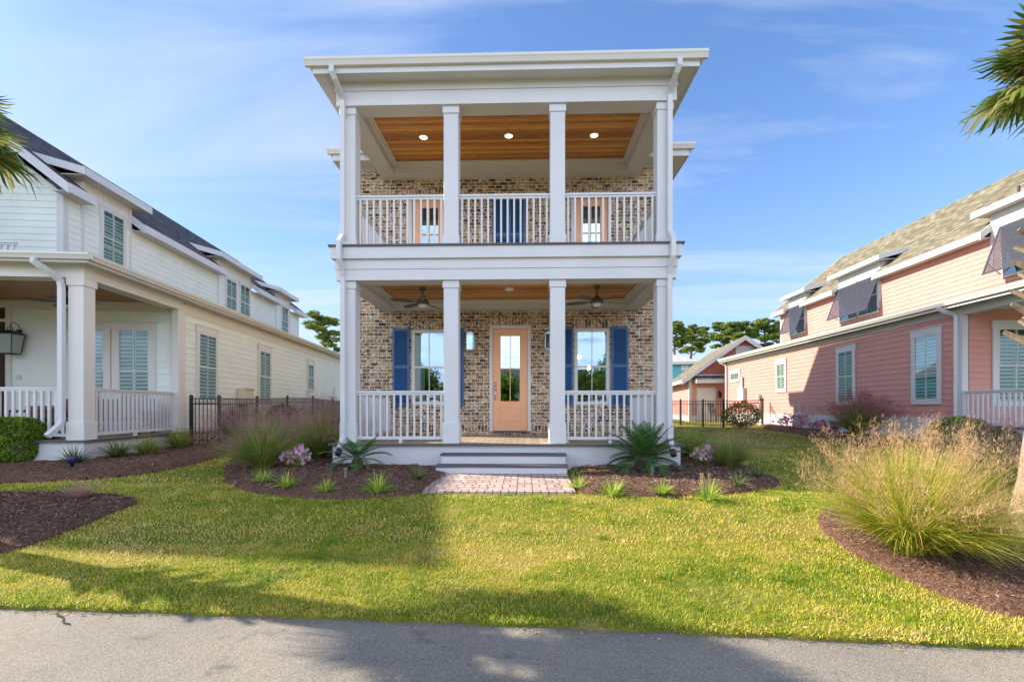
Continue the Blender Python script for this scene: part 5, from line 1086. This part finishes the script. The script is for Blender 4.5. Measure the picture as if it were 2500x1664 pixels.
def flower_shrub(px,py,w,h,label,nfl,fm,grp=None,fs=.022,ns=700,bot=.35):
    x,y,z,D=at(px,py); e=empty('flowering_shrub',(x,y,z)); tag(e,label,'flowers',grp)
    leafobj('foliage',cloud(ns,(0,0,h*.5),(w,w,h*.5),0),.02,liri if fm is flow else darkleaf,e)
    m=MB()
    for k in range(7): a=random.uniform(0,6.28); m.tube([(0,0,-.03),(math.cos(a)*w*.3,math.sin(a)*w*.3,h*.35),(math.cos(a)*w*.6,math.sin(a)*w*.6,h*.75)],[.008,.006,.003],5)
    m.build('stems',bark,e)
    V=[];Qd=[];A=[]
    for k in range(nfl):
        cl=k%5; ca=cl*1.26+.5; c=np.array([math.cos(ca)*w*.6,math.sin(ca)*w*.6-.02,h*(bot+.5*((cl*37)%10)/10)])+RNG.normal(0,1,3)*np.array([w*.28,w*.28,h*.12])
        nrm=np.array([RNG.normal(0,.4),-1+RNG.normal(0,.3),.5+RNG.normal(0,.3)]); nrm/=np.linalg.norm(nrm); u=np.cross(nrm,[0,0,1.]); u/=np.linalg.norm(u); v=np.cross(nrm,u); r=random.random()
        for j in range(5):
            a=j*1.2566; d=u*math.cos(a)+v*math.sin(a); s_=u*-math.sin(a)+v*math.cos(a); b=len(V); V+=[c,c+d*fs*.7-s_*fs*.42,c+d*fs*1.15+nrm*.003,c+d*fs*.7+s_*fs*.42]; Qd.append((b,b+1,b+2,b+3)); A+=[r]*4
    npmesh('flowers',V,Qd,fm,e,A,True)
flower_shrub(720,1142,.26,.42,'small bush of pink and lilac five petal flowers in the left front bed',110,flow,None,.034)
flower_shrub(1715,1135,.2,.36,'small bush of lilac flowers in the shade behind the right front bed',80,flow,None,.034)
flower_shrub(1935,1050,.55,.62,'magenta leaved low shrub around the gas meter',90,flowc,'magenta shrubs along the pink house',.05,900)
flower_shrub(2015,1058,.6,.45,'magenta leaved low shrub between the gas meter and the reddish grass',90,flowc,'magenta shrubs along the pink house',.05,900)
# shrubs
def shrub(px,py,r,label,m_,shape='ball',n=3500,size=.03,grp=None,dy=0,name='shrub'):
    x,y,z,D=at(px,py); y+=dy; z=GZ(x,y); e=empty(name,(x,y,z)); tag(e,label,'shrub',grp)
    P=cloud(n,(0,0,r[2]),r,0,shape=shape); leafobj('foliage',P,size,m_,e,.5)
    m=MB()
    for k in range(6): a=k*1.05; m.tube([(0,0,-.03),(math.cos(a)*r[0]*.4,math.sin(a)*r[1]*.4,r[2]*.9),(math.cos(a)*r[0]*.75,math.sin(a)*r[1]*.75,r[2]*1.5)],[.02,.014,.006],5)
    m.build('stems',bark,e)
shrub(35,1128,(.62,.5,.46),'dense clipped green hedge bush in front of the mint house porch railing',hedgem,'box',17000,.032,name='hedge_bush')
shrub(600,1085,(.55,.5,.55),'dark evergreen shrub behind the gate post of the black fence',darkleaf,n=3000,size=.045,dy=2.0)
shrub(1810,1040,(.95,.6,.62),'olive and reddish rounded shrub behind the fence beside the pink house',leafmat('olive_leaf',[(0,(.10,.10,.02)),(.6,(.28,.24,.04)),(1,(.42,.17,.08))],.35),n=3200,size=.045)
shrub(2345,1105,(.75,.5,.42),'bright green shrub by the pink house porch corner',hedgem,n=3500,size=.035)
shrub(2425,1115,(.5,.45,.32),'dark green rounded shrub below the pink house porch railing',darkleaf,n=3000,size=.035)
# rocking chair behind the right fence
x,y=camw((1748-CX)/F*28.0,28.0); z=Zg(x,y); e=empty('garden_chair',(x,y,z),R(25)); tag(e,'dark slatted garden chair behind the fence by the garage door','chair')
m=MB()
for k in range(5): m.bar((-.22+.11*k,.2,.45),(-.22+.11*k,.42,1.15),.04)
m.bar((-.26,.42,1.15),(.26,.42,1.15),.05); m.build('backrest',metalb,e); m=MB(); m.box(-.26,.26,-.25,.2,.40,.44); m.build('seat',metalb,e)
for a_ in (-.24,.2): 
    for b_ in (-.25,.15): m=MB(); m.box(a_,a_+.04,b_,b_+.05,0,.4); m.build('leg',metalb,e)

# palms (fan leaves)
def palm(la,D,zc_,baseLD,nf,Lf,label,seed,trunk_r=.16,pet=.55,stubs=True):
    random.seed(seed); x,y=camw(la,D); bx,by=camw(*baseLD); bz=GZ(bx,by); e=empty('palm_tree',(bx,by,bz)); tag(e,label,'palm tree')
    c=Vector((x-bx,y-by,zc_-bz)); m=MB(); pts=[Vector((0,0,-.1)).lerp(c,t) for t in np.linspace(0,1,16)]; pts=[p+Vector((.03*math.sin(i*.5),0,0)) for i,p in enumerate(pts)]
    m.tube(pts,[trunk_r*1.25*(1-.25*min(1,i/3)) +.012*(i%2) for i in range(16)],14); m.build('trunk',palmbark,e)
    if stubs:
        m=MB()
        for k in range(44):
            t=(.40+.25*k/34) if k<34 else .86+.011*(k-34); a=k*2.4; p=Vector((0,0,0)).lerp(c,t); d=Vector((math.cos(a),math.sin(a),.75)).normalized(); q_=p+Vector((math.cos(a),math.sin(a),0))*trunk_r*.85; m.tube([q_,q_+d*random.uniform(.16,.28)],[.034,.018],4,R(45),1.6)
        m.build('leaf_stubs',stubm,e)
    def fanleaf(droop):
        V=[];Qd=[];A=[];ns=38
        for j in range(ns):
            a=R(-128)+R(256)*j/(ns-1); L_=Lf*(.62+.38*math.cos(a*.55))*random.uniform(.92,1.05); cx=pet*.96+ .18*math.cos(a)
            w=.017; d=np.array([math.cos(a),math.sin(a),0]); s_=np.array([-math.sin(a),math.cos(a),0]); b0=np.array([pet,0,0]); r=random.random()
            prev=None; npts=6
            for i in range(npts+1):
                f=i/npts; p=b0+d*L_*f+np.array([0,0,-droop*L_*f**2.2*(.5+.9*random.random()*(f>.8))]); ww=w*(.25+1.0*math.sin(math.pi*min(1,f*.85+.08)))*(1 if i<npts else .12)
                fold=np.array([0,0,.012 if (j%2) else -.006])*(1-f)
                V+=[p-s_*ww+fold,p+s_*ww-fold]; A+=[r,r]
                k=len(V)
                if i: Qd.append((k-4,k-3,k-1,k-2))
        k0=len(V)
        for i in range(5):
            p=np.array([pet*i/4,0,-.02*math.sin(i*.8)]); V+=[p+np.array([0,-.016,0]),p+np.array([0,.016,0])]; A+=[.9,.9]
            if i: a=k0+2*i; Qd.append((a-2,a-1,a+1,a))
        return V,Qd,A
    proto=[]
    for dr_ in (.08,.2,.42):
        V,Qd,A=fanleaf(dr_); proto.append(npmesh('frond',V,Qd,palml,e,A,True))
    used=[0,0,0]
    for k in range(nf):
        f=(k+.5)/nf; az=k*2.39996; el=R(80)*(1-f)+R(-18)*f; j=0 if f<.4 else (1 if f<.75 else 2)
        o_=proto[j] if not used[j] else proto[j].copy()
        if used[j]: COL.objects.link(o_)
        used[j]=1; o_.parent=e; o_.location=c+Vector((math.cos(az)*.08,math.sin(az)*.08,-.15*f)); o_.rotation_euler=(random.uniform(-.5,.5),-el,az); s_=random.uniform(.85,1.1); o_.scale=(s_,s_,s_)
palm(-6.08,4.66,4.17,(-6.22,4.74),19,.54,'palm tree whose green fan fronds enter the picture at the upper left edge',3,.15,.42)
palm(5.38,4.35,4.48,(4.93,4.45),19,.52,'palm tree with tan trunk and fan fronds at the right edge',5,.115,.36)

# pines
def pine(px,pyt,pyb,D,w,seed,label,lean=0,grp='pine trees beyond the houses'):
    rs=np.random.default_rng(seed); random.seed(seed); la=(px-CX)/F*D; x,y=camw(la,D); z0=0; zt=zpy(pyt,D); zbm=zpy(pyb,D); e=empty('pine_tree',(x,y,z0)); tag(e,label,'pine tree',grp)
    wr=w*D/F; m=MB(); tr=[(lean*t+.25*math.sin(t*5+seed),.1*math.sin(t*4),zt*.96*t) for t in np.linspace(0,1,9)]; m.tube(tr,[.32*(1-.8*t) for t in np.linspace(0,1,9)],8)
    P=[]; cc=[]
    nb=22
    for k in range(nb):
        f=k/nb; zz=zbm+(zt-zbm)*(f**.85); a=rs.uniform(0,6.28); R_=wr*(.35+.65*math.sin(math.pi*min(.95,.28+f*.68)))*rs.uniform(.55,1.05); t=zz/(zt*.96); b=np.array([lean*t+.25*math.sin(t*5+seed),0,zz-.12*(zt-zbm)]); c=np.array([b[0]+math.cos(a)*R_,math.sin(a)*R_,zz+rs.uniform(-.03,.06)*(zt-zbm)])
        m.tube([tuple(b),tuple((b*.45+c*.55)+np.array([0,0,-.04*(zt-zbm)])),tuple(c)],[.09,.06,.02],5); 
        for q_ in range(4):
            cc.append((c+rs.normal(0,1,3)*np.array([wr*.13,wr*.13,(zt-zbm)*.03]),wr*rs.uniform(.13,.26)))
    cc.append((np.array([lean,0,zt*.97]),wr*.25)); m.build('trunk',bark,e)
    A=[]
    for c,r in cc:
        n=int(95); a=rs.normal(0,1,(n,3)); a/=np.linalg.norm(a,axis=1)[:,None]; p=a*(rs.random(n)**.4)[:,None]*np.array([r*1.25,r*1.25,r*.55])+c; P.append(p); A.append(np.clip(.35+rs.normal(0,.18)+rs.normal(0,.15,n),0,1))
    leafobj('crown',np.concatenate(P),.13*D/45,pinem,e,.35,np.concatenate(A))
pine(788,768,850,42,44,11,'large pine tree beyond the gutter end of the mint house')
for i,(px,t,b,w,lab) in enumerate(((1652,788,850,30,'pine tree rising directly right of the brick house'),(1690,795,860,38,'pine tree above the turquoise house roof'),(1762,788,840,34,'spreading pine tree left of the garage gable peak'),(1800,786,832,34,'pine tree behind the peak of the garage gable'),(1868,784,845,34,'pine tree between the garage and the pink house'),(1900,790,850,18,'narrow pine tree touching the far end of the pink house'))):
    pine(px,t,b,52+3*(i%3),w,20+i,lab)
# trees and a house across the road, seen only as reflections in the panes
def broadleaf(x,y,h,r,seed,label):
    rs=np.random.default_rng(seed); e=empty('street_tree',(x,y,-.2)); tag(e,label,'tree','trees across the road'); m=MB(); m.tube([(0,0,0),(.1,0,h*.4),(0,.1,h*.8)],[.22,.16,.05],8)
    P=[]
    for k in range(34):
        a=rs.normal(0,1,3); a/=np.linalg.norm(a); c=a*np.array([r*.75,r*.75,h*.28])*rs.random()**.4+np.array([0,0,h*.62]); m.tube([(0,0,h*.4),tuple(c)],[.05,.02],4)
        q_=rs.normal(0,1,(260,3)); q_/=np.linalg.norm(q_,axis=1)[:,None]; P.append(q_*(rs.random(260)**.4)[:,None]*r*.3+c)
    m.build('trunk',bark,e); leafobj('crown',np.concatenate(P),.12,hedgem,e,.5)
A_=empty('cottage',(1.5,-24,-.2)); tag(A_,'pale cottage across the road, mirrored in the front door glass','house')
m=MB(); siding(m,lambda u,z,n:(u,n,z),-5,5,0,3.2); m.box(-5,5,-8,-.02,0,3.2); m.build('wall',cream,A_)
m=MB(); m.prism([(-5.5,.5,3.1),(5.5,.5,3.1),(5.5,-4,5.6),(-5.5,-4,5.6)],(0,0,.15)); m.prism([(-5.5,-8.5,3.1),(5.5,-8.5,3.1),(5.5,-4,5.6),(-5.5,-4,5.6)],(0,0,.15)); m.build('roof',shd,A_)
for u in (-3.2,2.2): m=MB(); m.box(u,u+1,.02,.06,1,2.5); m.build('window',darkin,A_)
for i,(x,y,h,r,t) in enumerate(((-5.8,-17,4.2,2.4,'low rounded tree left of the cottage across the road'),(7.5,-18,6.2,2.8,'tall rounded tree right of the cottage across the road'),(-9,-13,5.5,2.6,'rounded tree across the road, mirrored in the mint house windows'),(-2.5,-15,5.0,2.3,'rounded tree across the road, mirrored in the left ground floor window'),(4.2,-14,4.6,2.2,'rounded tree across the road, mirrored in the right ground floor window'),(11,-12,5.5,2.6,'rounded tree across the road, mirrored in the pink house windows'))): broadleaf(x,y,h,r,40+i,t)
